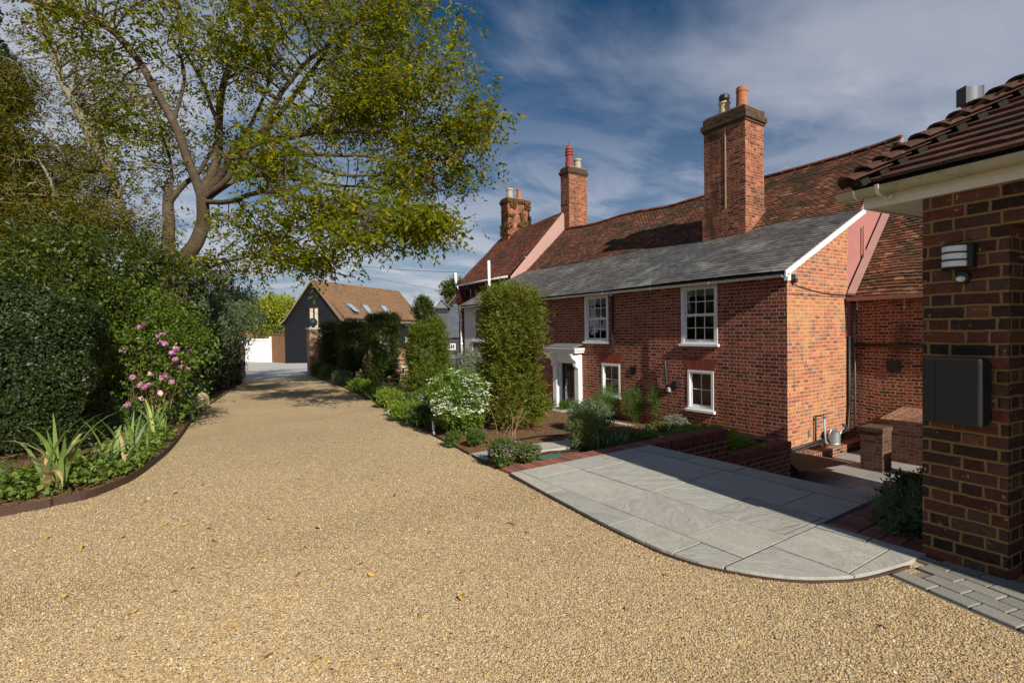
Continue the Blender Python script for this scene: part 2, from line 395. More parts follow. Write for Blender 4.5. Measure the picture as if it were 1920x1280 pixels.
MT['tile_brown'] = isl_mat('brown clay tile', [(.070, .030, .020), (.13, .048, .030), (.18, .062, .036), (.10, .038, .026), (.25, .095, .052), (.055, .036, .026), (.30, .16, .09)], .92, 18, .5, .005, stain=((.035, .036, .020), 1.4, .42, .66, .85))
MT['tile_barn'] = isl_mat('tan clay tile', [(.17, .10, .058), (.23, .14, .08), (.20, .115, .065), (.27, .165, .095), (.14, .085, .05)], .92, 10, .25, .004, stain=((.36, .16, .045), .5, .50, .75, .5))
MT['tile_garage'] = isl_mat('mossy roof tile', [(.055, .028, .021), (.085, .040, .029), (.068, .033, .025), (.115, .052, .036), (.045, .032, .026)], .88, 26, .45, .006, stain=((.24, .22, .17), 17, .64, .70, .7))
MT['tile_dark'] = plain('roof underlay', (.02, .016, .014), .95)
MT['slate'] = isl_mat('grey slate', [(.062, .060, .060), (.102, .099, .097), (.080, .077, .076), (.132, .128, .122), (.054, .052, .052)], .55, 14, .3, .003, stain=((.27, .27, .25), 1.1, .48, .70, .7), spec=.5)
MT['slate_blue'] = isl_mat('blue slate', [(.07, .085, .105), (.085, .10, .12), (.062, .076, .096)], .6, 8, .15, .002, stain=((.16, .17, .18), .7, .5, .75, .4))
MT['board'] = plain('black stained weatherboard', (.006, .007, .009), .55, 14, .3, .002)
MT['board_pale'] = plain('grey weatherboard', (.018, .021, .026), .6, 14, .3, .002)
MT['barge'] = plain('oak barge board', (.20, .15, .10), .85, 14, .3, .002)
MT['terracotta'] = plain('terracotta pot', (.36, .125, .055), .8, 12, .3, .002, dirt=((.12, .08, .05), 9, .5, .7, .6))
MT['redpot'] = plain('dark red pot', (.23, .045, .032), .8, 12, .25, .002)
MT['creampot'] = plain('cream clay pot', (.50, .37, .22), .8, 14, .25, .002)
MT['greypot'] = plain('weathered grey pot', (.34, .31, .24), .85, 14, .3, .002)


def gravel_mat():
    g = NG('honey gravel'); co = g.coord()
    wob = g.noise(co, 40, 2, .5, out=1)
    v = g.vor(co, 80); v2 = g.vor(co, 190)
    w = g.N('ShaderNodeSeparateColor'); g.link(v.outputs['Color'], w.inputs[0])
    w2 = g.N('ShaderNodeSeparateColor'); g.link(v2.outputs['Color'], w2.inputs[0])
    c = g.pal(w.outputs[0], [(.40, .285, .155), (.58, .44, .265), (.51, .38, .215), (.66, .53, .345), (.55, .405, .23), (.46, .34, .195), (.63, .49, .295)])
    c2 = g.pal(w2.outputs[1], [(.28, .19, .11), (.54, .40, .23), (.44, .31, .165), (.58, .46, .30)])
    c = g.mix(g.M('GREATER_THAN', w.outputs[1], .62), c, c2)
    c = g.mix(g.M('GREATER_THAN', w.outputs[2], .975), c, (.62, .58, .50))
    c = g.mix(g.M('LESS_THAN', w.outputs[2], .018), c, (.11, .065, .035))
    big = g.noise(co, .45, 4, .6); hs = g.N('ShaderNodeHueSaturation'); g.link(c, hs.inputs['Color']); g.link(g.M('ADD', .68, g.M('MULTIPLY', big, .50)), hs.inputs['Value'])
    c = g.mix(g.M('MULTIPLY', g.rng(g.noise(co, 1.7, 5, .65), .55, .75), .25), hs.outputs[0], (.27, .185, .095))
    h = g.M('SUBTRACT', 1., g.M('MULTIPLY', v.outputs['Distance'], 1.5))
    h2 = g.M('SUBTRACT', 1., g.M('MULTIPLY', v2.outputs['Distance'], 1.5))
    hh = g.M('ADD', g.M('MULTIPLY', h, .75), g.M('ADD', g.M('MULTIPLY', h2, .35), g.M('MULTIPLY', w.outputs[1], .5)))
    return g.done(c, .9, g.bump(hh, .008, 1.0), spec=.15)
def soil_mat():
    g = NG('bare soil and bark mulch'); co = g.coord()
    n = g.noise(co, 14, 6, .7); v = g.vor(co, 45)
    w = g.N('ShaderNodeSeparateColor'); g.link(v.outputs['Color'], w.inputs[0])
    c = g.pal(n, [(.075, .042, .024), (.16, .088, .048), (.27, .15, .078)])
    c = g.mix(g.M('GREATER_THAN', w.outputs[0], .72), c, (.26, .15, .08))
    c = g.mix(g.M('MULTIPLY', g.rng(g.noise(co, 1.2, 3), .5, .7), .45), c, (.22, .11, .055))
    return g.done(c, .95, g.bump(g.M('ADD', g.M('MULTIPLY', v.outputs['Distance'], -.8), n), .03), spec=.1)
def slab_mat(name, pal, scale=1.):
    g = NG(name); co = g.coord(); r = g.island()
    c = g.pal(r, pal)
    off = g.N('ShaderNodeCombineXYZ'); g.link(g.M('MULTIPLY', r, 31.), off.inputs[0]); g.link(g.M('MULTIPLY', r, 17.), off.inputs[1])
    ad = g.N('ShaderNodeVectorMath', operation='ADD'); g.link(co, ad.inputs[0]); g.link(off.outputs[0], ad.inputs[1])
    rot = g.N('ShaderNodeVectorRotate', rotation_type='Z_AXIS'); g.link(ad.outputs[0], rot.inputs['Vector']); g.link(g.M('MULTIPLY', r, 2.2), rot.inputs['Angle'])
    st = g.mapping(rot.outputs[0], (1, 2.6, 1))
    n = g.noise(st, 2.2*scale, 6, .62, .9); n2 = g.noise(ad.outputs[0], 11*scale, 6, .7)
    hs = g.N('ShaderNodeHueSaturation'); g.link(c, hs.inputs['Color'])
    g.link(g.M('ADD', .62, g.M('ADD', g.M('MULTIPLY', n, .42), g.M('MULTIPLY', n2, .34))), hs.inputs['Value']); c = hs.outputs[0]
    c = g.mix(g.M('MULTIPLY', g.rng(g.noise(ad.outputs[0], 1.6, 5, .65), .52, .72), .35), c, (.23, .205, .155))
    rip = g.noise(st, 3.4*scale, 8, .66, .6)
    return g.done(c, .62, g.bump(g.M('ADD', rip, g.M('MULTIPLY', g.noise(co, 90, 3), .12)), .024, .9), spec=.3)
MT['gravel'] = gravel_mat(); MT['soil'] = soil_mat()
MT['slab'] = slab_mat('riven grey sandstone', [(.31, .30, .275), (.38, .37, .335), (.34, .335, .31), (.41, .395, .35), (.355, .345, .31)])
MT['slab_low'] = slab_mat('courtyard sandstone', [(.25, .235, .225), (.30, .275, .25), (.22, .215, .215), (.33, .30, .27)])
MT['sett'] = isl_mat('grey paving sett', [(.20, .19, .165), (.26, .25, .215), (.17, .165, .15), (.23, .225, .20), (.28, .27, .235)], .85, 30, .25, .003)
MT['road'] = plain('pale concrete road', (.42, .42, .40), .85, 1.2, .12, .001, dirt=((.30, .29, .26), 2.5, .5, .7, .5))
MT['grass'] = plain('rough grass', (.06, .075, .025), .95, 2, .5, .004)

# ================================================================ SETTING
far = MB().face([(-400, -400, -1.95), (400, -400, -1.95), (400, 400, -1.95), (-400, 400, -1.95)], (0, 0, 1)).build('ground', MT['grass']); tag(far, kind='structure')

RE = [G(930, 880), G(895, 861), G(845, 834), G(795, 808), G(735, 773), G(690, 748), G(640, 725), G(600, 711), G(582, 704)]   # right edge of the drive
LE = [G(2, 968), G(100, 948), G(160, 936), G(200, 922), G(245, 902), G(280, 878), G(318, 846), G(345, 812), G(362, 786), G(392, 760), G(425, 738), G(450, 719), G(461, 706)]
REX = [p.x for p in RE]; REY = [p.y for p in RE]
def XR(Y): return float(np.interp(Y, REY, REX))
def drive_mesh():
    b = MB(); ys = [-9, -4, 0, 2, 3.5, 4.45]
    for a, c in zip(ys, ys[1:]):
        b.face([(-14, a, drive(a)), (5.0, a, drive(a)), (5.0, c, drive(c)), (-14, c, drive(c))], (0, 0, 1))
    ys = [4.45] + list(np.arange(5, 25.3, .5)) + [REY[-1]]
    for a, c in zip(ys, ys[1:]):
        b.face([(-14, a, drive(a)), (XR(a), a, drive(a)), (XR(c), c, drive(c)), (-14, c, drive(c))], (0, 0, 1))
    o = b.build('drive', MT['gravel']); tag(o, kind='structure')
drive_mesh()
YE = REY[-1]
b = MB(); ys = [YE, YE+8, YE+18, YE+30, YE+60]
for a, c in zip(ys, ys[1:]):
    b.face([(-30, a, drive(a)+.004), (5.6 if a == YE else 30, a, drive(a)+.004), (30, c, drive(c)+.004), (-30, c, drive(c)+.004)], (0, 0, 1))
tag(b.build('road', MT['road']), kind='structure')

def left_bed():
    # soil polygon behind the edging curve, 5 cm above the gravel
    b = MB(); pts = [Vector((-14, 5.7, 0)), Vector((-4, 5.75, 0))] + LE
    for p, q in zip(pts, pts[1:]):
        n_ = 6
        for i in range(n_):
            t0, t1 = i/n_, (i+1)/n_
            P = [(p.x*(1-t0)-14*t0, p.y + (0 if p.x < -3 else 0)), (q.x*(1-t0)-14*t0, q.y), (q.x*(1-t1)-14*t1, q.y), (p.x*(1-t1)-14*t1, p.y)]
            b.face([(x, y, drive(y)+.035+.05*min(1, t0*6 if k in (0, 1) else t1*6)) for k, (x, y) in enumerate(P)], (0, 0, 1))
    tag(b.build('left_bed_soil', MT['soil']), kind='structure').name = 'soil'
left_bed()
def right_bed():
    b = MB(); ys = [4.55, 4.9, 5.3, 5.8] + list(np.arange(6.5, 25.4, .8))
    def row(y):
        x0 = XR(y); xs = [x0+.02] + [x for x in (3.4, 4.0, 4.6, 5.3, 6.0, 6.6, 7.05, 7.6, 8.3, 8.9, 9.6, 10.2, 10.90) if x > x0+.15]
        while len(xs) < 14: xs.insert(1, xs[0]+(xs[1]-xs[0])*.5)
        return xs
    rows = [(y, row(y)) for y in ys]
    for (y0, r0), (y1, r1) in zip(rows, rows[1:]):
        for i in range(13):
            q = [(r0[i], y0), (r0[i+1], y0), (r1[i+1], y1), (r1[i], y1)]
            b.face([(x, y, terr(x, y)+.03*noise.noise((x*1.1, y*1.1, 0))) for x, y in q], (0, 0, 1))
    o = b.build('soil', MT['soil'], smooth=True); tag(o, kind='structure')
right_bed()
# beyond the garden wall: lower yard ground
b = MB().face([(5.0, 25.0, -1.19), (10.8, 25.0, -1.19), (30, 25.4, -1.19), (30, 60, -1.4), (5.0, 60, -1.4)], (0, 0, 1)); tag(b.build('yard_ground', MT['road']), kind='structure')
# courtyard floor
def slabs(b, x0, x1, y0, y1, z, rw, ln, th=.04, gap=.010, along='Y', clip=None, seed=1):
    rs = random.Random(seed); r = 0
    u0, u1, v0, v1 = (x0, x1, y0, y1) if along == 'Y' else (y0, y1, x0, x1)
    u = u1
    while u > u0+.02:
        a = max(u0, u-rw); v = v0 - rs.uniform(0, ln)*(1 if r else .5)
        while v < v1:
            l = ln*rs.choice((1, 1, 1, .66, .66)); lo, hi = max(v, v0), min(v+l, v1)
            if hi-lo > .05:
                A = [(a+gap/2, lo+gap/2), (u-gap/2, lo+gap/2), (u-gap/2, hi-gap/2), (a+gap/2, hi-gap/2)]
                if along != 'Y': A = [(y, x) for x, y in A][::-1]
                if clip: A = clip(A)
                if A and len(A) > 2:
                    dz = rs.uniform(-.002, .002); b.prism([(x, y, z-th+dz) for x, y in A], (0, 0, th))
            v += l
        u = a; r += 1
def courtyard():
    b = MB(); slabs(b, 7.1, 10.9, -3, 5.55, -1.37, .6, .9, seed=4); slabs(b, 10.9, 15.0, -3, 5.4, -1.37, .6, .9, seed=8)
    tag(b.build('courtyard_paving', MT['slab_low']), kind='structure')
    b = MB().box(4.6, 15.5, -3, 5.8, -1.6, -1.378); tag(b.build('courtyard_base', MT['mortar_dk']), kind='structure')
courtyard()

# patio ------------------------------------------------------------
ARC = [(2.905, 4.45), (2.83, 3.9)] + [tuple(G(x, y).xy) for x, y in ((1075, 955), (1130, 984), (1190, 1013), (1240, 1035), (1310, 1058), (1390, 1075), (1450, 1084), (1500, 1088), (1550, 1088), (1600, 1085), (1650, 1075), (1700, 1060), (1733, 1045))]
def clip_poly(poly, a, c, side=1):
    out = []
    ax, ay = a; dx, dy = c[0]-ax, c[1]-ay
    f = lambda p: side*(dx*(p[1]-ay) - dy*(p[0]-ax))
    for i in range(len(poly)):
        p, q = poly[i], poly[(i+1) % len(poly)]; fp, fq = f(p), f(q)
        if fp >= 0: out.append(p)
        if fp*fq < 0: t = fp/(fp-fq); out.append((p[0]+(q[0]-p[0])*t, p[1]+(q[1]-p[1])*t))
    return out
def clip_arc(A):
    for p, q in zip(ARC, ARC[1:]):
        A = clip_poly(A, p, q, 1)
        if len(A) < 3: return None
    return A
PZ = .022
def patio():
    b = MB()
    slabs(b, 2.3, 4.72, 1.9, 4.44, PZ, .57, .9, clip=clip_arc, seed=12); slabs(b, 4.728, 5.03, 1.9, 4.44, PZ, .3, .9, seed=5)
    slabs(b, 2.3, 3.90, 0.9, 1.895, PZ, .57, .9, clip=clip_arc, seed=21); slabs(b, 3.905, 4.02, 1.25, 1.895, PZ, .12, .6, clip=clip_arc, seed=22)
    o = b.build('patio_paving', MT['slab'], bevel=.0012); tag(o, kind='structure')
    b = MB(); arc = [Vector((x, y, 0)) for x, y in ARC]
    poly = [(p.x+.012, p.y+.012) for p in arc[::-1]] + [(2.93, 4.43), (5.02, 4.43), (5.02, 1.88), (4.03, 1.88), (4.03, 1.3)]
    b.prism([(x, y, -.12) for x, y in poly], (0, 0, .1385)); tag(b.build('patio_base', MT['joint']), kind='structure')
patio()
def flights():
    # wide steps going down from the patio to the courtyard
    t = thing('garden_steps', 'wide flight of grey stone steps dropping from the patio to the courtyard', 'steps', (5.0, 3.2, 0))
    n = 7; dz = (1.37+PZ)/n; tr = .30
    m1, m2 = MB(), MB()
    for i in range(1, n):
        z = PZ - dz*i; x = 5.0+tr*(i-1)
        m2.box(x+.02, x+tr+.02 if i < n-1 else x+tr+.02, 1.95, 4.38, -1.37, z-.04)
        v = 1.9+.01
        while v < 4.39:
            l = min(.83, 4.39-v); m1.box(x-.0, x+tr+.035, v+.003, v+l-.003, z-.038, z); v += .83
    m1.build('tread', MT['slab'], t, bevel=.003); m2.build('riser', MT['brick_new'], t)
    m3 = MB().box(4.8, 5.02, 1.92, 4.40, -1.37, -.02); m3.build('top_riser', MT['brick_new'], t)
flights()
def brick_row(b, p0, p1, width, thick, z, pitch=.0765, gap=.010, side=1, seed=3, jit=.002):
    """row of bricks laid on edge across the line p0-p1, extending 'width' to one side"""
    rs = random.Random(seed); p0, p1 = Vector((*p0, 0)), Vector((*p1, 0)); d = p1-p0; L_ = d.length; d.normalize()
    nrm = Vector((-d.y, d.x, 0))*side; n = max(1, round(L_/pitch)); st = L_/n
    for i in range(n):
        o = p0 + d*(i*st+gap/2); b.obox(o+Vector((0, 0, z-thick+rs.uniform(-jit, jit)))+nrm*rs.uniform(-jit, jit), d*(st-gap), nrm*width, (0, 0, thick))
b = MB(); brick_row(b, (2.93, 4.45), (5.05, 4.45), .215, .09, .018, side=1); brick_row(b, (4.035, 1.90), (5.02, 1.90), .215, .09, .015, side=-1, seed=6)
brick_row(b, (4.03, 1.66), (4.03, 1.29), .215, .09, .012, pitch=.11, side=1, seed=9)
b2 = MB().box(2.95, 5.05, 4.452, 4.66, -.1, .008); b2.box(4.04, 5.0, 1.69, 1.895, -.1, .006)
tag(b2.build('border_mortar_bed', MT['mortar']), kind='structure')
tag(b.build('brick_border', MT['border'], bevel=.002), kind='structure')
# right planting bed soil between patio border and garage
b = MB().face([(4.2, 1.25, -.02), (6.5, 1.1, -.02), (6.5, 1.69, -.02), (4.2, 1.69, -.02)], (0, 0, 1)); tag(b.build('soil', MT['soil']), kind='structure')
b = MB().box(4.2, 6.5, 1.0, 1.688, -1.37, -.03); tag(b.build('bed_base', MT['mortar_dk']), kind='structure')
# setts in front of the garage
def setts():
    b = MB(); rs = random.Random(5); e0 = G(1668, 1080); e1 = G(1920, 1190); d = (e1-e0); d.z = 0; d.normalize(); nrm = Vector((-d.y, d.x, 0))
    if nrm.x < 0: nrm = -nrm
    b2 = MB()
    for r in range(5):
        s = -.1*(r % 2) - .0
        while s < 6.5:
            l = .2; o = e0 + d*(s+.004) + nrm*(.012+r*.112); s0 = (o - Vector((ARC[-1][0], ARC[-1][1], 0)))
            if o.y < 1.31 - max(0, (o.x-3.6))*.05:
                b.obox(o+Vector((0, 0, -.06+rs.uniform(-.002, .002))), d*(l-.008), nrm*.104, (0, 0, .078))
            s += l
    o = b.build('sett_paving', MT['sett'], bevel=.006); tag(o, kind='structure')
    o = e0 + d*.03; b2.obox(o+Vector((0, 0, -.08)), d*6.5, nrm*.56, (0, 0, .082)); tag(b2.build('sett_base', MT['mortar_dk']), kind='structure')
setts()
# low rusty edging along the bed on the left and along the border on the right
def ribbon(name, pts, h, th, label, base=0.0, sub=5):
    P = []
    n = len(pts)
    for i in range(n-1):
        p0, p1, p2, p3 = pts[max(0, i-1)], pts[i], pts[i+1], pts[min(n-1, i+2)]
        for k in range(sub):
            t = k/sub; P.append(.5*((2*p1)+(p2-p0)*t+(2*p0-5*p1+4*p2-p3)*t*t+(3*p1-p0-3*p2+p3)*t*t*t))
    P.append(pts[-1]); b = MB()
    L_ = []; R_ = []
    for i, p in enumerate(P):
        d = (P[min(i+1, len(P)-1)]-P[max(0, i-1)]); d.z = 0; d.normalize(); nn = Vector((-d.y, d.x, 0))*th/2
        L_.append(p+nn); R_.append(p-nn)
    up = Vector((0, 0, h)); bs = Vector((0, 0, base))
    for i in range(len(P)-1):
        b.face([L_[i]+bs, L_[i+1]+bs, L_[i+1]+up, L_[i]+up]); b.face([R_[i]+bs, R_[i+1]+bs, R_[i+1]+up, R_[i]+up]); b.face([L_[i]+up, L_[i+1]+up, R_[i+1]+up, R_[i]+up], (0, 0, 1))
    o = b.build(name, MT['rust'], loc=P[0]); tag(o, label, 'edging')
ribbon('metal_edging', [Vector((-9, 5.7, 0)), Vector((-4, 5.75, 0))] + LE[:9], .075, .012, 'rusty brown metal edging curving round the bed of irises left of the gravel', base=-.05)
ribbon('metal_edging', RE + [Vector((5.35, 25.1, drive(25.1)))], .03, .01, 'low rusty metal strip between the gravel and the flower border by the house', base=-.1)
ribbon('metal_edging', [Vector((x-.02, y-.02, 0)) for x, y in ARC[:-1]], .016, .01, 'thin dark metal strip following the curved edge of the stone patio', base=-.05)

# garden paths
def path(x0, x1, y0, y1, zf, label_seed, along='X'):
    b = MB(); rs = random.Random(label_seed)
    if along == 'X':
        x = x0
        while x < x1-.05:
            l = min(.75, x1-x); xm = x+l/2; ym = (y0+y1)/2
            za, zb = zf(x, ym), zf(x+l, ym)
            b.obox((x+.004, y0, za-.04), (l-.008, 0, zb-za), (0, y1-y0, 0), (0, 0, .05)); x += l
    else:
        y = y0
        while y < y1-.05:
            l = min(.8, y1-y); b.obox((x0, y+.004, zf(0, y)-.05), (x1-x0, 0, 0), (0, l-.008, 0), (0, 0, .06)); y += l
    return b
p1 = path(XR(5.35)+.01, 6.2, 5.15, 5.55, lambda x, y: terr(x, y)+.012, 1)
p1b = path(XR(9.2)+.01, 6.4, 9.1, 9.6, lambda x, y: terr(x, y)+.012, 4)
p2 = path(9.25, 10.05, 8.25, 14.6, lambda x, y: -1.03, 2, 'Y')
p3 = path(6.6, 9.3, 13.4, 14.2, lambda x, y: terr(x, y)+.02, 3); p4 = MB().box(10.02, 10.6, 12.3, 14.3, -1.2, -1.03)
for p in (p1, p1b, p2, p3, p4): tag(p.build('path', MT['slab'], bevel=.003), kind='structure')

# ================================================================ ROOFS
def tiles(b, O, A, U, nl, sl_, tw, gauge, th=.012, jit=.004, seed=1, skip=None, sag=None, lap=1.35, gap=.003):
    """A unit vector along the eaves, U unit vector up the slope"""
    rs = random.Random(seed); O, A, U = Vector(O), Vector(A).normalized(), Vector(U).normalized(); N_ = A.cross(U)
    if N_.z < 0: N_ = -N_
    rows = int(sl_/gauge); cols = int(nl/tw)+1
    for r in range(rows):
        off = (r % 2)*tw/2; wv = rs.uniform(-jit, jit)
        for c in range(-1, cols):
            a0 = c*tw + off; a1 = a0+tw-gap
            a0 = max(0, a0); a1 = min(nl, a1)
            if a1-a0 < .02: continue
            if skip and skip((a0+a1)/2, r*gauge): continue
            s0 = r*gauge + wv + rs.uniform(-jit, jit); s1 = min(s0+gauge*lap, sl_)
            h0 = th*1.9+rs.uniform(0, jit*.9); h1 = th*.25
            dz = Vector((0, 0, sag((a0+a1)/2, s0) if sag else 0))
            P0 = O + A*a0 + U*s0 + dz; P1 = O + A*a1 + U*s0 + dz; P2 = O + A*a1 + U*s1 + dz; P3 = O + A*a0 + U*s1 + dz
            tl = rs.uniform(-.4, .4)*jit
            k = len(b.v)
            b.v += [tuple(P0+N_*(h0+tl)), tuple(P1+N_*(h0-tl)), tuple(P2+N_*h1), tuple(P3+N_*h1), tuple(P0+N_*(h0+tl-th*1.3)), tuple(P1+N_*(h0-tl-th*1.3)), tuple(P2+N_*(h1-th)), tuple(P3+N_*(h1-th))]
            for f in ((0, 1, 2, 3), (4, 5, 1, 0), (5, 6, 2, 1), (7, 4, 0, 3)): b.f.append(tuple(k+i for i in f))
    return b

# ================================================================ BRICK HOUSE
XF, YC, YL = 10.92, 5.82, 20.2
EZ = 2.60
house = thing('brick_house', 'long red brick house with sash windows, slate lean-to roof and tiled roof behind', 'house', (XF, 12, -1.15))
WIN = [  # name, y0, y1, z0, z1, columns, rows, tall
    ('a', 7.48, 8.53, 1.10, 2.56, 3, 4), ('b', 11.19, 12.25, 1.12, 2.56, 3, 4),
    ('c', 7.60, 8.35, -.53, .44, 2, 2), ('d', 10.74, 11.50, -.50, .47, 2, 2), ('e', 18.55, 19.45, 1.12, 2.52, 3, 4), ('f', 18.75, 19.5, -.55, .42, 2, 2)]
DOOR = (12.60, 13.52, -1.12, .46)
def facade():
    holes = [(w[1], w[2], w[3], w[4]) for w in WIN] + [DOOR]
    ys = sorted({YC, YL, 9.62, *[h[0] for h in holes], *[h[1] for h in holes]}); zs = sorted({-1.5, 2.62, *[h[2] for h in holes], *[h[3] for h in holes]})
    b = MB(); RV = .10
    for y0, y1 in zip(ys, ys[1:]):
        for z0, z1 in zip(zs, zs[1:]):
            ym, zm = (y0+y1)/2, (z0+z1)/2
            if any(h[0] < ym < h[1] and h[2] < zm < h[3] for h in holes): continue
            x = XF - (.035 if ym < 9.62 else 0)
            b.face([(x, y0, z0), (x, y1, z0), (x, y1, z1), (x, y0, z1)], (-1, 0, 0))
    b.face([(XF, 9.62, -1.5), (XF-.035, 9.62, -1.5), (XF-.035, 9.62, 2.62), (XF, 9.62, 2.62)], (0, 1, 0))
    for h in holes:
        x = XF - (.035 if h[0] < 9.62 else 0); d = .30
        b.face([(x, h[0], h[2]), (x+d, h[0], h[2]), (x+d, h[0], h[3]), (x, h[0], h[3])], (0, 1, 0)); b.face([(x, h[1], h[2]), (x+d, h[1], h[2]), (x+d, h[1], h[3]), (x, h[1], h[3])], (0, -1, 0))
        b.face([(x, h[0], h[2]), (x+d, h[0], h[2]), (x+d, h[1], h[2]), (x, h[1], h[2])], (0, 0, 1)); b.face([(x, h[0], h[3]), (x+d, h[0], h[3]), (x+d, h[1], h[3]), (x, h[1], h[3])], (0, 0, -1))
    b.build('front_wall', MT['brick_front'], house)
    # rooms behind the windows
    for w in WIN + [('door', DOOR[0], DOOR[1], DOOR[2], DOOR[3], 1, 1)]:
        r = MB(); x0, x1, y0, y1, z0, z1 = XF+.302, XF+2.0, w[1]-.5, w[2]+.5, w[3]-.35, w[4]+.02
        r.face([(x1, y0, z0), (x1, y1, z0), (x1, y1, z1), (x1, y0, z1)], (-1, 0, 0)); r.face([(x0, y0, z0), (x1, y0, z0), (x1, y0, z1), (x0, y0, z1)], (0, 1, 0))
        r.face([(x0, y1, z0), (x1, y1, z0), (x1, y1, z1), (x0, y1, z1)], (0, -1, 0)); r.face([(x0, y0, z0), (x1, y0, z0), (x1, y1, z0), (x0, y1, z0)], (0, 0, 1)); r.face([(x0, y0, z1), (x1, y0, z1), (x1, y1, z1), (x0, y1, z1)], (0, 0, -1))
        r.build('room_lining', MT['warm_in'] if w[0] in 'ab' else MT['dark_in'], house)
    # end wall facing the camera side, sloped top under the lean-to
    e = MB(); x1 = 13.62; zt = lambda x: 2.60 + .470*(x-10.74)
    e.face([(XF-.035, YC, -1.5), (x1, YC, -1.5), (x1, YC, zt(x1)), (XF-.035, YC, zt(XF)-.08)], (0, -1, 0))
    e.build('end_wall', MT['brick_end'], house)
    # far end wall
    MB().face([(XF, YL, -1.5), (13.7, YL, -1.5), (13.7, YL, 3.9), (XF, YL, 2.6)], (0, 1, 0)).build('far_end_wall', MT['brick_front'], house)
    # projecting white rendered strip at the far end
    s = MB(); s.box(XF-.03, XF-.004, 19.5, YL, -1.4, 2.58); s.box(XF-.03, XF-.004, 18.25, 19.5, 1.0, 1.12); s.box(XF-.03, XF-.004, 18.25, 18.55, 1.12, 2.58); s.box(XF-.03, XF-.004, 19.45, 19.5, 1.12, 2.58); s.build('rendered_strip', MT['render'], house)
facade()
def glass_mat():
    g = NG('window glass'); gl = g.N('ShaderNodeBsdfGlossy'); gl.inputs['Roughness'].default_value = .02; gl.inputs[0].default_value = (.9, .95, 1, 1)
    tr = g.N('ShaderNodeBsdfTransparent'); tr.inputs[0].default_value = (.86, .9, .9, 1)
    fr = g.N('ShaderNodeFresnel'); fr.inputs[0].default_value = 1.5
    bn = g.bump(g.noise(g.coord(), 2.5, 2), .01, .6); g.link(bn, gl.inputs['Normal'])
    mx = g.N('ShaderNodeMixShader'); g.link(g.M('ADD', g.M('MULTIPLY', fr.outputs[0], 1.7), .06, clamp=True), mx.inputs[0]); g.link(tr.outputs[0], mx.inputs[1]); g.link(gl.outputs[0], mx.inputs[2]); g.link(mx.outputs[0], g.out.inputs[0]); return g.mat
MT['glass'] = glass_mat()
def sash(w, parent, xw, blind=0.0, cur=None):
    nm, y0, y1, z0, z1, nc, nr = w; f = MB(); tall = nr == 4; fw = .09 if tall else .065
    xo = xw-.012; xi = xw+.09
    f.box(xo, xi, y0+.001, y0+fw, z0, z1-.001); f.box(xo, xi, y1-fw, y1-.001, z0, z1-.001); f.box(xo, xi, y0+fw, y1-fw, z1-fw*.9, z1-.001); f.box(xo, xi, y0+fw, y1-fw, z0, z0+.05)
    iy0, iy1, iz0, iz1 = y0+fw, y1-fw, z0+.05, z1-fw*.9
    zm = (iz0+iz1)/2; sr = .042; bar = .018
    pane = MB()
    halves = [(iz0, zm, xw+.035), (zm, iz1, xw+.06)] if tall else [(iz0, iz1, xw+.03)]
    for (a, c, x) in halves:
        f.box(x, x+.03, iy0+.0012, iy0+sr, a, c-.001); f.box(x, x+.03, iy1-sr, iy1-.0012, a, c-.001)
        f.box(x, x+.03, iy0+sr, iy1-sr, a+.0005, a+sr*(1.4 if a == iz0 else .8)); f.box(x, x+.03, iy0+sr, iy1-sr, c-sr*.8, c-.0015)
        gy0, gy1, gz0, gz1 = iy0+sr, iy1-sr, a+sr*(1.4 if a == iz0 else .8), c-sr*.8
        rows = nr//2 if tall else nr
        for i in range(1, nc): y = gy0+(gy1-gy0)*i/nc; f.box(x+.004, x+.024, y-bar/2, y+bar/2, gz0-.001, gz1+.001)
        for i in range(1, rows): z = gz0+(gz1-gz0)*i/rows; f.box(x+.006, x+.022, gy0-.001, gy1+.001, z-bar/2, z+bar/2)
        pane.face([(x+.014, gy0-.004, gz0-.004), (x+.014, gy1+.004, gz0-.004), (x+.014, gy1+.004, gz1+.004), (x+.014, gy0-.004, gz1+.004)], (-1, 0, 0))
    o = f.build('window', MT['white'], parent, bevel=.0025)
    pane.build('pane', MT['glass'], o)
    MB().box(xw-.07, xw+.03, y0-.045, y1+.045, z0-.065, z0-.001).build('sill', MT['white'], o, bevel=.004)
    if blind: MB().box(xw+.13, xw+.14, iy0-.02, iy1+.02, iz1-blind, iz1+.02).build('blind', MT['blind'], o)
    if cur:
        c = MB(); c.box(xw+.2, xw+.26, iy0-.02, iy0+.12, iz0, iz1); c.build('curtain', MT['curtain'], o)
    return o
for w in WIN:
    sash(w, house, XF-(.035 if w[1] < 9.62 else 0), {'a': .19, 'b': .22, 'd': .25}.get(w[0], 0), w[0] in 'abe')
# flat gauged arches above the ground floor windows
for w in (WIN[2], WIN[3]):
    b = MB(); y0, y1, z = w[1]-.0, w[2]+.0, w[4]+.002; n = 13; x = XF-(.035 if w[1] < 9.62 else 0); H_ = .30; sp = .16
    for i in range(n):
        a0, a1 = i/n, (i+1)/n
        L0, L1 = y0+(y1-y0)*a0+.004, y0+(y1-y0)*a1-.004; T0, T1 = y0-sp+(y1-y0+2*sp)*a0+.005, y0-sp+(y1-y0+2*sp)*a1-.005
        b.prism([(x-.004, L0, z), (x-.004, L1, z), (x-.004, T1, z+H_), (x-.004, T0, z+H_)], (.02, 0, 0))
    fa = b.build('flat_arch', MT['voussoir'], house); MB().prism([(x-.002, y0, z), (x-.002, y1, z), (x-.002, y1+sp, z+H_), (x-.002, y0-sp, z+H_)], (.01, 0, 0)).build('mortar', MT['mortar'], fa)
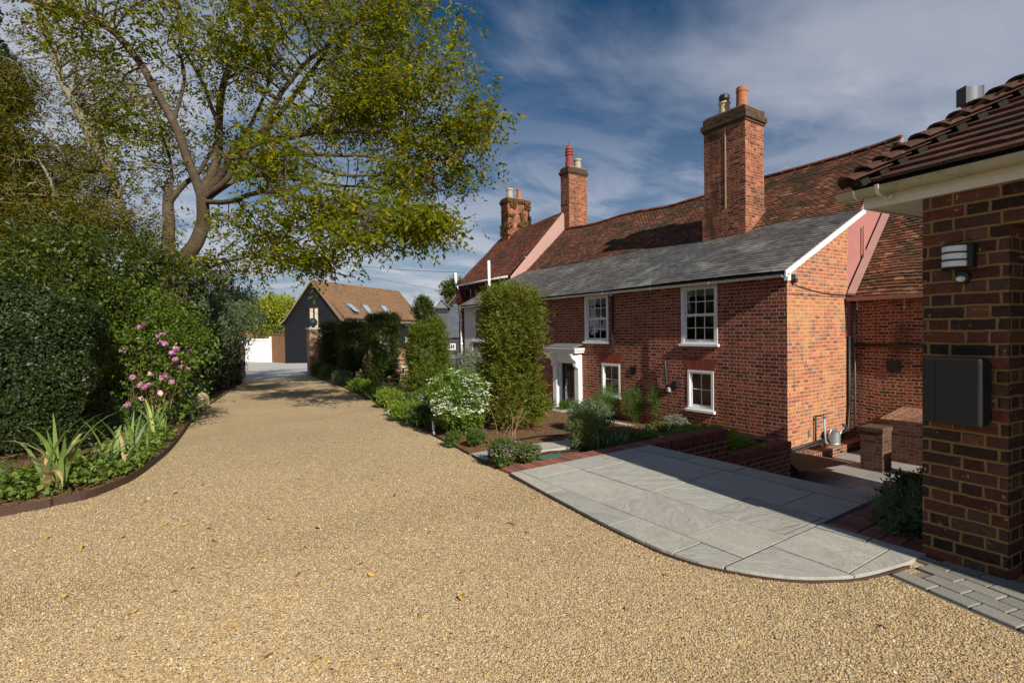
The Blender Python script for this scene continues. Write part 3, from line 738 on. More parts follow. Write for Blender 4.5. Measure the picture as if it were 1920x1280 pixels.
def doorcase():
    y0, y1 = DOOR[0], DOOR[1]; zt = DOOR[3]; zb = DOOR[2]; X = XF; f = MB()
    o = None
    pw = .20; pr = .16
    f.box(X-pr, X-.002, y0-pw, y0, zb-.03, zt+.30); f.box(X-pr, X-.002, y1, y1+pw, zb-.03, zt+.30)      # pilasters
    f.box(X-pr+.012, X-.002, y0, y1, zt-.03, zt+.30)       # frieze
    f.box(X-.002, X+.10, y0+.001, y0+.05, zb, zt-.03); f.box(X-.002, X+.10, y1-.05, y1-.001, zb, zt-.03); f.box(X-.002, X+.10, y0+.05, y1-.05, zt-.07, zt-.031)
    for y in (y0-pw-.012, y1+pw-.09): pass
    o = f.build('door_surround', MT['white'], house, bevel=.004)
    c = MB(); c.box(X-.40, X-.003, y0-pw-.12, y1+pw+.12, zt+.302, zt+.37); c.box(X-.44, X-.003, y0-pw-.16, y1+pw+.16, zt+.371, zt+.43); c.box(X-.47, X-.003, y0-pw-.19, y1+pw+.19, zt+.431, zt+.455)
    c.build('cornice', MT['white'], o, bevel=.004)
    MB().obox((X-.44, y0-pw-.10, zt+.457), (.437, 0, .10), (0, y1-y0+2*pw+.1, 0), (0, 0, .03)).build('lead_capping', MT['lead'], o)
    # scrolled consoles either side
    prof2 = [(0, .30), (.26, .30), (.285, .24), (.27, .17), (.21, .10), (.13, .05), (.085, 0), (.085, -.06), (.10, -.09), (.095, -.14), (.06, -.17), (0, -.19)]
    for ya in (y0-pw+.02, y1+.04):
        MB().prism([(X-pr+.004-a, ya, zt+z) for a, z in prof2], (0, .14, 0)).build('console', MT['white'], o, bevel=.005)
    # door leaf
    d = MB(); x = X+.05; a, c_ = y0+.052, y1-.052; zz0, zz1 = zb+.01, zt-.075; st = .085
    d.box(x, x+.045, a, a+st, zz0, zz1); d.box(x, x+.045, c_-st, c_, zz0, zz1); d.box(x, x+.045, a+st, c_-st, zz1-.08, zz1); d.box(x, x+.045, a+st, c_-st, zz0, zz0+.16)
    ym = (a+c_)/2; d.box(x+.006, x+.04, ym-.022, ym+.022, zz0+.16, zz1-.08)
    for k in (1, 2): z = zz0+.16+(zz1-.08-zz0-.16)*k/3; d.box(x+.004, x+.038, a+st, c_-st, z-.014, z+.014)
    dd = d.build('door', MT['charcoal'], house, bevel=.002)
    MB().face([(x+.02, a+st, zz0+.16), (x+.02, c_-st, zz0+.16), (x+.02, c_-st, zz1-.08), (x+.02, a+st, zz1-.08)], (-1, 0, 0)).build('pane', MT['glass'], dd)
    h = MB(); h.box(x-.012, x, c_-.062, c_-.03, zz0+.62, zz0+.80); h.tube([(x-.012, c_-.046, zz0+.73), (x-.05, c_-.046, zz0+.73), (x-.05, c_-.13, zz0+.73)], .008); h.build('handle', MT['black'], dd)
    MB().box(X-.45, X-.0, y0-.15, y1+.15, zb-.12, zb-.032).build('doorstep', MT['slab'], house)
doorcase()
def mainroofs():
    # lean-to slates
    SLX0, SLX1 = 10.70, 14.40; U = Vector((1, 0, .472)).normalized(); sl_ = (SLX1-SLX0)/U.x
    z0 = 2.635
    b = MB().obox((SLX0+.02, YC+.02, z0-.075), (SLX1-SLX0-.04, 0, .47*(SLX1-SLX0-.04)), (0, YL-YC+.1, 0), (0, 0, .06)); b.build('lean_to_deck', MT['tile_dark'], house)
    sg = lambda a, s: .012*math.sin(a*.9)+.018*math.sin(a*.37+1)+.008*noise.noise((a*.8, s*.8, 3))
    b = MB(); tiles(b, (SLX0, YC-.05, z0), (0, 1, 0), U, YL-YC+.2, sl_, .255, .175, th=.009, jit=.004, seed=2, sag=sg, lap=1.6, gap=.003); b.build('slate_roof', MT['slate'], house)
    # white verge board + gutter
    v = MB().obox((SLX0+.0, YC-.085, z0-.10), (SLX1-SLX0, 0, .47*(SLX1-SLX0)), (0, .032, 0), (0, 0, .12)); v.build('verge_board', MT['white'], house)
    v = MB(); v.box(XF-.16, XF-.036, YC-.085, YC-.004, 2.46, 2.61); v.build('eaves_box', MT['white'], house)
    g = MB(); cx, cz, r = SLX0-.015, 2.578, .055; n = 8
    pr_ = [(cx+r*math.cos(math.pi+math.pi*i/n), cz+r*math.sin(math.pi+math.pi*i/n)) for i in range(n+1)]
    pr_in = [(cx+(r-.006)*math.cos(math.pi+math.pi*i/n), cz+.001+(r-.006)*math.sin(math.pi+math.pi*i/n)) for i in range(n, -1, -1)]
    ya = YC-.02
    while ya < YL+.2:
        yb = min(ya+1.8, YL+.28); g.prism([(x, ya, z) for x, z in pr_+pr_in], (0, yb-ya-.002, 0))
        jo = [(cx+(r+.009)*math.cos(math.pi+math.pi*i/n), cz+(r+.009)*math.sin(math.pi+math.pi*i/n)) for i in range(n+1)]
        g.prism([(x, yb-.06, z) for x, z in jo+pr_in], (0, .07, 0)); ya = yb
    go = g.build('gutter', MT['offwhite'], house)
    y = YC+.5
    while y < YL: MB().box(XF-.22, XF-.036, y-.012, y+.012, 2.515, 2.535).build('gutter_bracket', MT['offwhite'], go); y += .9
    MB().box(SLX0+.05, XF-.005, YC, YL, 2.54, 2.60).build('soffit', MT['tile_dark'], house)
    # main tiled roof
    RX, RZ = 16.8, 6.62; U2 = Vector((RX-14.25, 0, RZ-4.30)); sl2 = U2.length; U2.normalize()
    sag2 = lambda a, s: -.20*math.sin(min(1, a/14.3)*math.pi)*(s/sl2)**1 - .05*math.sin(a*1.1)*(s/sl2) + .05*noise.noise((a*.7, s*.7, 0))
    def deck(side):
        b = MB(); ny, nx = 20, 6
        for i in range(ny):
            for j in range(nx):
                q = []
                for (ii, jj) in ((i, j), (i+1, j), (i+1, j+1), (i, j+1)):
                    a = (YL-YC-.1)*ii/ny; s = sl2*jj/nx; p = Vector((14.25, YC+.1, 4.28)) + U2*s + Vector((0, a, 0)); p.z += sag2(a, s) - .03
                    if side < 0: p.x = 2*RX - p.x
                    q.append(p)
                b.face(q, (0, 0, 1))
        return b
    d = deck(1); d2 = deck(-1); d.f += [tuple(i+len(d.v) for i in f) for f in d2.f]; d.v += d2.v; d.build('tiled_roof_deck', MT['tile_dark'], house)
    b = MB(); tiles(b, (14.25, YC-.0, 4.30), (0, 1, 0), U2, YL-YC, sl2, .17, .10, th=.014, jit=.007, seed=3, sag=sag2); rf = b.build('tiled_roof', MT['tile_brown'], house)
    rb = MB(); y = YC
    while y < YL-.3:
        a = y-YC; z = RZ+sag2(a, sl2); z2 = RZ+sag2(a+.42, sl2); n = 7; r = .12
        pts = [(RX+r*math.cos(math.pi*i/n), r*.75*math.sin(math.pi*i/n)-.02) for i in range(n+1)]
        k = len(rb.v); jj = random.uniform(-.008, .008)
        for yy, zz in ((y, z+jj), (y+.41, z2+jj)):
            for px, pz in pts: rb.v.append((px, yy, zz+pz+.01))
        for i in range(n): rb.f.append((k+i, k+i+1, k+n+2+i, k+n+1+i))
        rb.f.append(tuple(range(k, k+n+1))); y += .42
    rb.build('ridge_tiles', MT['tile_red'], rf)
    # gable in pink render, facing the courtyard
    Yg = YC+.02
    g = MB(); g.face([(13.60, Yg, -1.45), (20.0, Yg, -1.45), (20.0, Yg, 3.2), (16.8, Yg, 6.50), (14.25, Yg, 4.22), (13.60, Yg, 3.80)], (0, -1, 0)); g.build('pink_gable', MT['pink'], house)
    v = MB(); v.obox((14.2, YC-.04, 4.20), (16.8-14.2, 0, 6.55-4.20), (0, .07, 0), (0, 0, .07)); v.build('verge_mortar', MT['pinkpale'], house)
    MB().face([(13.7, YL, 3.0), (20, YL, 3.0), (16.8, YL, 6.4)], (0, 1, 0)).build('far_gable', MT['pink'], house)
    MB().face([(20.0, Yg, -1.45), (20.0, YL, -1.45), (20.0, YL, 3.3), (20.0, Yg, 3.3)], (1, 0, 0)).build('rear_wall', MT['brick_front'], house)
mainroofs()
def chimney(parent, x0, x1, y0, y1, zb, zt, cap=.30, base=None, strip=False, mat='brick_chimney'):
    b = MB(); b.box(x0, x1, y0, y1, zb, zt-cap)
    if base: b.box(x0-.05, x1+.03, y0-.03, y1+.04, zb-.1, base)
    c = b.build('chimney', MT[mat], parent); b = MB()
    b.box(x0-.03, x1+.03, y0-.03, y1+.03, zt-cap+.0, zt-cap+.075); b.box(x0-.07, x1+.07, y0-.07, y1+.07, zt-cap+.076, zt-cap+.076+(cap-.08)*.45); b.box(x0-.02, x1+.02, y0-.02, y1+.02, zt-cap+.077+(cap-.08)*.45, zt)
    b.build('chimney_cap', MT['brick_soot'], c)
    MB().prism([(x0+.03, y0+.03, zt), (x1-.03, y0+.03, zt), (x1-.03, y1-.03, zt), (x0+.03, y1-.03, zt)], (0, 0, .06)).build('flaunching', MT['mortar_dk'], c)
    return c
def pot(parent, x, y, z, prof_, mat, n=18): return MB().lathe((x, y, z), prof_, n).build('chimney_pot', MT[mat], parent, smooth=False)
c1 = chimney(house, 14.0, 14.97, 8.68, 10.06, 3.6, 7.93, .42, base=5.05)
pot(c1, 14.40, 9.02, 7.95, [(.175, 0), (.17, .1), (.155, .55), (.17, .56), (.17, .63), (.155, .64), (.155, .70), (.12, .70)], 'terracotta')
p = pot(c1, 14.42, 9.62, 7.93, [(.17, 0), (.165, .1), (.15, .42), (.18, .45), (.18, .50), (.15, .51), (.12, .51)], 'creampot')
MB().lathe((14.42, 9.62, 8.44), [(.11, 0), (.11, .05), (.15, .06), (.16, .10), (.16, .19), (.13, .22), (.02, .235)], 18).build('chimney_cowl', MT['black'], c1)
fl = MB(); s_ = 0
for i in range(7):
    x = 14.0+i*.14; fl.box(x, x+.15, 8.655, 8.69, 4.12+.47*(x-14.0)-.0, 4.12+.47*(x-14.0)+.17)
fl.obox((13.93, 8.56, 4.135), (1.08, 0, .508), (0, .16, 0), (0, 0, .02)); fl.obox((13.86, 8.5, 4.10), (.16, 0, .075), (0, 1.66, 0), (0, 0, .02))
fl.build('lead_flashing', MT['leadlight'], c1)
MB().box(13.985, 13.999, 9.30, 9.335, 4.7, 7.5).build('mortar_strip', MT['creampot'], c1)

# wall fittings on the house
def pipe_black(parent, name, pts, r, mat='black'): return MB().tube(pts, r, n=8).build(name, MT[mat], parent, smooth=True)
pipe_black(house, 'downpipe', [(XF-.07, 10.98, 2.50), (XF-.05, 10.98, 2.3), (XF-.05, 10.98, 1.0), (XF-.05, 10.98, .86), (XF+.02, 10.98, .84)], .035)
MB().lathe((XF-.09, 10.98, 2.47), [(.02, 0), (.05, .03), (.055, .09), (.03, .1)], 10).build('outlet', MT['offwhite'], house)
pipe_black(house, 'flue_pipe', [(XF+.02, 9.02, .62), (XF-.10, 9.02, .63), (XF-.11, 9.0, .55), (XF-.11, 8.95, .0), (XF-.11, 8.93, -.06), (XF-.15, 8.84, -.10)], .035)
MB().lathe((XF-.12, 8.86, -.16), [(.05, 0), (.06, .03), (.06, .10), (.04, .12)], 12).build('flue_cap', MT['leadlight'], house)
MB().box(XF-.16, XF-.04, 8.60, 8.76, -.02, .12).build('boiler_terminal', MT['charcoal'], house, bevel=.01)
def vent(parent, y0, y1, z0, z1, x, mat='black'):
    b = MB(); b.box(x-.02, x, y0, y1, z0, z1)
    for i in range(5): z = z0+.02+(z1-z0-.04)*i/5; b.box(x-.03, x-.021, y0+.015, y1-.015, z, z+.012)
    return b.build('air_vent', MT[mat], parent)
vent(house, 10.10, 10.32, .22, .42, XF-.002)
e = MB(); e.box(11.72, 11.82, YC-.018, YC-.002, -.98, -.82); e.build('air_brick', MT['lead'], house)
# small lights / boxes at the corner and cables on the end wall
MB().lathe((11.09, YC-.07, 2.42), [(.03, 0), (.045, .02), (.045, .09), (.02, .12)], 10).build('corner_lamp', MT['charcoal'], house)
MB().box(11.0, 11.06, YC-.12, YC-.01, 2.50, 2.60).build('corner_lamp', MT['lead'], house)
cb = MB(); cb.tube([(11.02, YC-.02, 2.45), (11.3, YC-.02, 2.36), (11.8, YC-.02, 2.30), (12.4, YC-.02, 2.24), (13.2, YC-.02, 2.22), (13.5, YC-.02, 2.22)], .008, n=5); cb.tube([(13.5, YC-.015, 2.22), (13.5, YC-.015, 1.2)], .007, n=5)
cb.tube([(10.95, YC-.05, 2.20), (13.4, YC-.02, 2.17), (16.0, YC-1.4, 2.10)], .005, n=5)
cb.build('cable', MT['black'], house)
pb = MB(); pb.tube([(10.9, YC-.06, -1.13), (12.2, YC-.06, -1.10), (13.3, YC-.06, -1.04), (13.52, YC-.05, -.95), (13.56, YC-.05, -.4), (13.57, YC-.05, 1.25)], .035, n=8); pb.tube([(10.9, YC-.13, -1.15), (13.0, YC-.12, -1.10), (13.5, YC-.11, -1.06)], .018, n=6)
pb.build('service_pipe', MT['charcoal'], house, smooth=True)
lp = MB(); lp.tube([(14.37, YC-.05, 3.95), (14.37, YC-.05, 2.75), (14.40, YC-.12, 2.62)], .03, n=8); lp.build('pink_downpipe', MT['pink'], house, smooth=True)
# old brick footing below the end wall
ft = MB()
rs = random.Random(3)
ft.box(10.70, 13.9, 5.42, YC-.001, -1.42, -1.19)
ft.build('brick_footing', MT['brick_wing'], house)

# ================================================================ OLD WING (far right, behind the courtyard)
wing = thing('brick_wing', 'older weathered brick wing with steep tiled roof and pink gutter beside the courtyard', 'building', (13.75, 3, -1.4))
XW = 13.75
def wing_b():
    b = MB(); b.face([(XW, -4, -1.45), (XW, YC, -1.45), (XW, YC, 2.12), (XW, -4, 2.12)], (-1, 0, 0)); b.build('wall', MT['brick_wing'], wing)
    b = MB(); b.box(XW-.02, XW-.001, 4.3, YC, .98, 1.06); b.build('string_course', MT['mortar_dk'], wing)
    U = Vector((1, 0, 1.09)).normalized(); s_ = 3.3/U.x
    b = MB().obox((XW-.2, -4, 2.10), (3.3, 0, 3.3*1.09), (0, YC+4-.02, 0), (0, 0, .05)); b.build('roof_deck', MT['tile_dark'], wing)
    b = MB(); tiles(b, (XW-.22, 1.2, 2.17), (0, 1, 0), U, YC-1.2-.06, s_, .17, .105, th=.016, jit=.010, seed=9, sag=lambda a, s: .06*noise.noise((a*.8, s*.8, 5))); b.build('tiled_roof', MT['tile_brown'], wing)
    # fillet of pink render along the junction with the gable
    b = MB(); b.obox((XW-.24, YC-.20, 2.20), (3.2, 0, 3.2*1.09), (0, .18, .03), (0, -.02, .045)); b.build('roof_fillet', MT['pinkpale'], wing)
    g = MB(); g.tube([(XW-.28, YC-.05, 2.12), (XW-.28, -3, 2.10)], .05, n=10); go = g.build('gutter', MT['pinkpale'], wing, smooth=True)
    k = MB()
    for y in (5.55, 4.62, 3.7): k.box(XW-.24, XW-.001, y-.01, y+.01, 1.94, 1.96); k.box(XW-.29, XW-.27, y-.01, y+.01, 1.86, 2.07)
    k.build('gutter_bracket', MT['pinkpale'], go)
    vent(wing, 4.78, 5.06, .42, .68, XW-.002, 'charcoal')
    pipe_black(wing, 'waste_pipe', [(XW-.05, YC-.12, 1.02), (XW-.05, 1, 1.02)], .04); pipe_black(wing, 'overflow_pipe', [(XW-.04, YC-.12, 2.0), (XW-.04, YC-.12, -1.0)], .02, 'lead')
    c = chimney(wing, 16.2, 16.95, 4.0, 4.62, 5.0, 6.54, .22)
    pot(c, 16.5, 4.30, 6.55, [(.16, 0), (.14, .06), (.13, .24), (.17, .29), (.17, .34), (.13, .34)], 'redpot')
    n = 8; zb_, zt_ = 6.88, 7.25; rx = Vector((.83, -.55, 0)); ry = Vector((.55, .83, 0)); cc = Vector((16.5, 4.30, 0))
    for sg in (-1, 1):
        q2 = MB()
        for i in range(n):
            P = [cc + rx*(-.20+.40*k/n) + ry*sg*(.13+.06*math.sin(math.pi*k/n)) for k in (i, i+1)]
            q2.face([P[0]+Vector((0, 0, zb_)), P[1]+Vector((0, 0, zb_)), P[1]+Vector((0, 0, zt_)), P[0]+Vector((0, 0, zt_))])
        q2.build('metal_cowl', MT['cowl'], c, smooth=True)
    for s in (-1, 1): MB().obox(cc + rx*(s*.21-.015) - ry*.14 + Vector((0, 0, zb_-.03)), rx*.03, ry*.28, (0, 0, zt_-zb_+.06)).build('cowl_frame', MT['black'], c)
wing_b()

# low walls and piers in the courtyard
def courtyard_walls():
    t = thing('courtyard_wall', 'low old brick wall with a sunlit sloping top against the weathered wing', 'wall', (12.9, 4.0, -1.37))
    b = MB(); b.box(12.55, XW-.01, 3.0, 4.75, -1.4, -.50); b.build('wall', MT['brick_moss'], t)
    b = MB(); b.prism([(12.55, 4.75, -.498), (XW-.01, 4.75, -.498), (XW-.01, 4.75, -.36)], (0, -1.75, 0)); b.build('sloping_top', MT['brick_wing'], t)
    for (x, y, lab) in ((11.62, 4.46, 'square old brick pier standing alone on the sunlit courtyard paving'), (11.6, 3.25, 'old brick pier half hidden behind the garage corner')):
        b = MB(); b.box(x-.21, x+.21, y-.19, y+.19, -1.39, -.60); b.box(x-.225, x+.225, y-.205, y+.205, -.599, -.515)
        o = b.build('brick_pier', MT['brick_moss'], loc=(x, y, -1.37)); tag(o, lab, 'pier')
courtyard_walls()

# retaining walls stepping down beside the steps
def retaining():
    t = thing('retaining_wall', 'purple brick retaining wall with brick-on-edge coping level with the patio', 'wall', (5.9, 4.56, -1.37))
    b = MB(); b.box(5.05, 6.70, 4.455, 4.665, -1.40, -.095); b.build('wall', MT['brick_new'], t)
    b = MB(); b.box(5.06, 6.69, 4.46, 4.66, -.094, .008); b.build('mortar', MT['mortar'], t)
    b = MB(); brick_row(b, (5.055, 4.448), (6.712, 4.448), .225, .108, .018, side=1, seed=31, jit=.0015); b.build('coping', MT['coping'], t, bevel=.002)
    b = MB(); b.box(6.49, 6.70, 4.67, 7.2, -1.4, -.42); b.build('return_wall', MT['brick_new'], t)
    t = thing('retaining_wall', 'lower dark brick planter wall with coping ending at the house corner', 'wall', (7.6, 4.56, -1.37))
    b = MB(); b.box(6.72, 8.42, 4.455, 4.665, -1.40, -.50); b.build('wall', MT['brick_new'], t)
    b = MB(); b.box(6.72, 8.42, 4.46, 4.66, -.499, -.40); b.build('mortar', MT['mortar'], t)
    b = MB(); brick_row(b, (6.73, 4.448), (8.435, 4.448), .225, .108, -.39, side=1, seed=32, jit=.0015); b.build('coping', MT['coping'], t, bevel=.002)
    b = MB(); b.box(8.21, 8.42, 4.67, 5.75, -1.4, -.50); b.build('return_wall', MT['brick_new'], t)
    b = MB(); brick_row(b, (8.435, 4.675), (8.435, 5.75), .225, .108, -.39, side=1, seed=33, pitch=.0765); b.build('return_coping', MT['border'], t, bevel=.002)
retaining()

# ================================================================ FAR TALL HOUSE
tall = thing('tiled_house', 'taller creeper-clad house with steep red tiled roof beyond the lean-to', 'house', (15, 22.8, -1.2))
def tallhouse():
    X0, RX, RZ, EZ_, Ya, Yb = 13.57, 16.72, 7.52, 4.12, YL+.12, 25.45
    b = MB(); b.box(X0, 19.8, Ya, Yb, -1.4, EZ_); b.build('wall', MT['brick_far'], tall)
    U = Vector((RX-X0+.2, 0, RZ-EZ_)); s_ = U.length; U.normalize()
    sag = lambda a, s: -.10*math.sin(min(1, a/5.3)*math.pi)*(s/s_) - .18*(s/s_)*(a/5.3) + .04*noise.noise((a, s, 9))
    b = MB(); b.face([(X0-.2, Ya, EZ_-.04), (X0-.2, Yb, EZ_-.04), (RX, Yb, RZ-.28), (RX, Ya, RZ-.08)], (0, 0, 1)); b.face([(19.95, Ya, EZ_), (19.95, Yb, EZ_), (RX, Yb, RZ-.28), (RX, Ya, RZ-.08)], (0, 0, 1)); b.build('roof_deck', MT['tile_dark'], tall)
    b = MB(); tiles(b, (X0-.2, Ya-.02, EZ_), (0, 1, 0), U, Yb-Ya+.1, s_, .17, .10, th=.015, jit=.008, seed=14, sag=sag); rf = b.build('tiled_roof', MT['tile_red'], tall)
    MB().face([(X0, Ya-.015, 2.0), (19.8, Ya-.015, 2.0), (19.8, Ya-.015, EZ_-.1), (RX, Ya-.015, RZ-.06), (X0-.1, Ya-.015, EZ_-.05)], (0, -1, 0)).build('pink_gable', MT['pinkpale'], tall)
    MB().face([(X0, Yb, EZ_), (19.8, Yb, EZ_), (RX, Yb, RZ-.35)], (0, 1, 0)).build('far_gable', MT['brick_far'], tall)
    g = MB().tube([(X0-.26, Ya+.05, EZ_-.06), (X0-.26, Yb+.15, EZ_-.08)], .055, n=8); g.build('gutter', MT['offwhite'], tall, smooth=True)
    c = chimney(tall, 16.8, 18.0, 19.9, 20.55, 5.4, 9.70, .36); MB().box(16.78, 18.02, 19.88, 20.57, 7.86, 7.93).build('string_course', MT['brick_chimney'], c)
    pot(c, 17.1, 20.2, 9.72, [(.20, 0), (.20, .3), (.17, .32), (.17, .62), (.21, .64), (.21, .70), (.17, .71), (.17, .78), (.21, .79), (.21, .85), (.17, .86), (.17, .93), (.20, .94), (.15, 1.10), (.03, 1.14), (.03, 1.3)], 'redpot')
    pot(c, 17.65, 20.2, 9.70, [(.18, 0), (.17, .45), (.21, .47), (.21, .56), (.15, .56)], 'greypot')
    c = chimney(tall, 16.0, 17.5, 24.3, 25.0, 6.0, 9.02, .3)
    pot(c, 16.35, 24.6, 9.02, [(.19, 0), (.18, .48), (.22, .5), (.22, .6), (.15, .6)], 'greypot'); pot(c, 17.0, 24.6, 9.02, [(.17, 0), (.14, .55), (.16, .56), (.16, .64), (.12, .64)], 'terracotta')
    # small white window high on the wall
    w = MB(); x = X0-.03
    w.box(x-.03, x, 23.35, 24.35, 2.95, 3.02); w.box(x-.03, x, 23.35, 24.35, 3.72, 3.79)
    for y in (23.35, 23.66, 23.98, 24.29): w.box(x-.03, x, y, y+.06, 3.02, 3.72)
    wo = w.build('window', MT['white'], tall); MB().face([(x+.005, 23.4, 3.0), (x+.005, 24.3, 3.0), (x+.005, 24.3, 3.75), (x+.005, 23.4, 3.75)], (-1, 0, 0)).build('pane', MT['dark_in'], wo)
    # white pipes at the end of the lean-to
    MB().tube([(12.3, 20.35, 2.9), (12.3, 20.35, 4.75)], .065, n=10).build('vent_pipe', MT['white'], tall, smooth=True)
    MB().tube([(X0-.34, 25.45, 4.15), (X0-.34, 25.5, 4.75)], .075, n=10).build('vent_pipe', MT['white'], tall, smooth=True)
    MB().tube([(X0-.30, 25.35, 4.02), (X0-.16, 25.3, 3.7), (X0-.12, 25.3, -1.2)], .06, n=10).build('downpipe', MT['white'], tall, smooth=True)
tallhouse()
dp = MB(); dp.tube([(10.72, YL+.22, 2.53), (10.80, YL+.25, 2.38), (10.86, YL+.27, 2.30), (10.87, YL+.27, -1.1)], .05, n=10)
for z in (-.2, .9, 2.0): dp.tube([(10.87, YL+.27, z), (10.87, YL+.27, z+.08)], .062, n=10)
dp.build('white_downpipe', MT['white'], house, smooth=True)

# ================================================================ GARAGE CORNER (right)
GA = R(6.2)
gar = thing('garage', 'brown stock brick garage corner with mossy tiled hip roof and black door', 'garage', (4.02, 1.28, 0), rotz=-GA)
GX, GY = Vector((math.cos(GA), -math.sin(GA), 0)), Vector((math.sin(GA), math.cos(GA), 0))
def onG(px, py, lx):
    d = ray(px, py); o = Vector((4.02, 1.28, 0)) + GX*lx; t = (o-EYE).dot(GX)/d.dot(GX); p = EYE + d*t - Vector((4.02, 1.28, 0)); return p.dot(GY), p.z
def garage():
    K = dict(local=True)
    b = MB(); b.box(0, .46, -.42, 0, -.12, 2.40); b.box(.46, 5.4, -.215, 0, -.12, 2.40)
    b.box(0, .215, -5.2, -.421, 2.06, 2.40)
    b.box(0, .46, -5.6, -5.2, -.12, 2.40); b.box(5.2, 5.4, -5.6, -.216, -.12, 2.40); b.box(.46, 5.2, -5.6, -5.4, -.12, 2.40)
    b.build('wall', MT['brick_garage'], gar, **K)
    d = MB(); d.box(.27, .31, -5.2, -.42, .01, 2.06)
    for i in range(1, 6): d.box(.262, .269, -5.2, -.42, i*.35, i*.35+.01)
    d.box(.20, .269, -.47, -.421, .01, 2.06)
    d.build('garage_door', MT['charcoal'], gar, **K)
    z0 = 2.297
    f = MB(); f.box(-.03, -.008, -5.8, .335, z0, z0+.17); f.box(-.007, 5.6, .313, .335, z0, z0+.17); f.build('fascia', MT['offwhite'], gar, bevel=.002, **K)
    s = MB(); s.box(-.007, 5.5, .002, .312, z0+.008, z0+.018); s.build('soffit', MT['offwhite'], gar, **K)
    g = MB(); n = 9; r = .058; cx, cz = -.098, z0+.118
    A = [(cx+r*math.cos(math.pi+math.pi*i/n), cz+r*math.sin(math.pi+math.pi*i/n)) for i in range(n+1)]; B = [(cx+(r-.004)*math.cos(2*math.pi-math.pi*i/n), cz+.001+(r-.004)*math.sin(2*math.pi-math.pi*i/n)) for i in range(n+1)]
    g.prism([(x, .45, z) for x, z in A+B], (0, -6.2, 0)); g.prism([(x, .451, z) for x, z in A], (0, .006, 0))
    go = g.build('gutter', MT['gutter_old'], gar, **K)
    k = MB()
    for y in (.20, -.75, -1.7):
        if k.v: k.build('gutter_bracket', MT['offwhite'], go, **K); k = MB()
        C = [(cx+(r+.008)*math.cos(math.pi*.97+math.pi*1.05*i/n), cz+(r+.008)*math.sin(math.pi*.97+math.pi*1.05*i/n)) for i in range(n+1)]
        D = [(cx+(r+.001)*math.cos(math.pi*2.02-math.pi*1.05*i/n), cz+(r+.001)*math.sin(math.pi*2.02-math.pi*1.05*i/n)) for i in range(n+1)]
        k.prism([(x, y, z) for x, z in C+D], (0, -.022, 0)); k.box(-.052, -.031, y-.05, y+.008, z0+.03, z0+.065); k.tube([(-.098, y-.011, cz-r-.004), (-.07, y-.02, cz-r-.015), (-.04, y-.03, cz-r+.0)], .006, n=6)
    for y in (.34,): k.prism([(x, y, z) for x, z in [(cx+(r+.006)*math.cos(math.pi+math.pi*i/n), cz+(r+.006)*math.sin(math.pi+math.pi*i/n)) for i in range(n+1)]], (0, -.012, 0))
    k.build('gutter_bracket', MT['offwhite'], go, **K)
    # roof
    pc = R(38); c_, s_ = math.cos(pc), math.sin(pc); ex, ey, ez = -.10, .345, z0+.150; run = 3.2
    dk = MB(); ridgey = ey-run
    dk.face([(ex, ey, ez-.02), (ex, -5.9, ez-.02), (ex+run, -5.9, ez-.02+run*s_/c_), (ex+run, ridgey, ez-.02+run*s_/c_)], (0, 0, 1)); dk.face([(ex, ey, ez-.02), (ex+2*run, ey, ez-.02), (ex+run, ridgey, ez-.02+run*s_/c_)], (0, 0, 1))
    dk.face([(ex+2*run, ey, ez-.02), (ex+2*run, -5.9, ez-.02), (ex+run, -5.9, ez-.02+run*s_/c_), (ex+run, ridgey, ez-.02+run*s_/c_)], (0, 0, 1))
    dk.face([(ex, -5.9, ez-.02), (ex+2*run, -5.9, ez-.02), (ex+run, -5.9, ez-.02+run*s_/c_)], (0, -1, 0))
    dk.build('roof_deck', MT['tile_dark'], gar, **K)
    t = MB(); tiles(t, (ex, ey, ez), (0, -1, 0), (c_, 0, s_), 4.2, 2.6, .168, .095, th=.018, jit=.0035, seed=41, skip=lambda a, s: a < s*c_-.10, lap=1.5)
    tiles(t, (ex, ey, ez), (1, 0, 0), (0, -c_, s_), 4.2, 2.6, .168, .095, th=.018, jit=.0035, seed=42, skip=lambda a, s: a < s*c_-.04, lap=1.5)
    rf = t.build('roof_tiles', MT['tile_garage'], gar, **K)
    # bonnet tiles up the hip
    hd = Vector((c_, -c_, s_)).normalized(); sd = Vector((1, 1, 0)).normalized(); up = sd.cross(hd)*-1
    if up.z < 0: up = -up
    bn = MB(); mo = MB()
    for i in range(22):
        s = i*.095; o = Vector((ex, ey, ez)) + Vector((c_*s, -c_*s, s_*s)) - hd*.03 + up*(.012+random.uniform(-.004, .004)); n = 8
        L_ = .24; k0 = len(bn.v); tw = random.uniform(-.05, .05)
        for (q, rr, hh) in ((0, .135, .088), (1, .100, .040)):
            for layer in (0, -.017):
                for j in range(n+1):
                    a = math.pi*(.06+.88*j/n); x = rr*1.02*math.cos(a); y = (hh+layer)*math.sin(a)
                    bn.v.append(tuple(o + hd*(q*L_) + sd*(x + tw*.02) + up*(y-.005 + (0.026 if q == 0 else 0)) - hd*(.03*math.sin(a) if q == 0 else 0)))
        m_ = n+1
        for j in range(n):
            bn.f.append((k0+j, k0+j+1, k0+2*m_+j+1, k0+2*m_+j)); bn.f.append((k0+m_+j+1, k0+m_+j, k0+3*m_+j, k0+3*m_+j+1)); bn.f.append((k0+j+1, k0+j, k0+m_+j, k0+m_+j+1))
        mo.obox(o + hd*.035 - sd*.095 - up*.03, sd*.19, up*.072, hd*.05)
    bn.build('hip_tiles', MT['tile_garage'], gar, **K); mo.build('hip_mortar', MT['hipmortar'], gar, **K)
garage()

def loc_obj(b, name, mat, parent, **k): return b.build(name, mat, parent, local=True, **k)
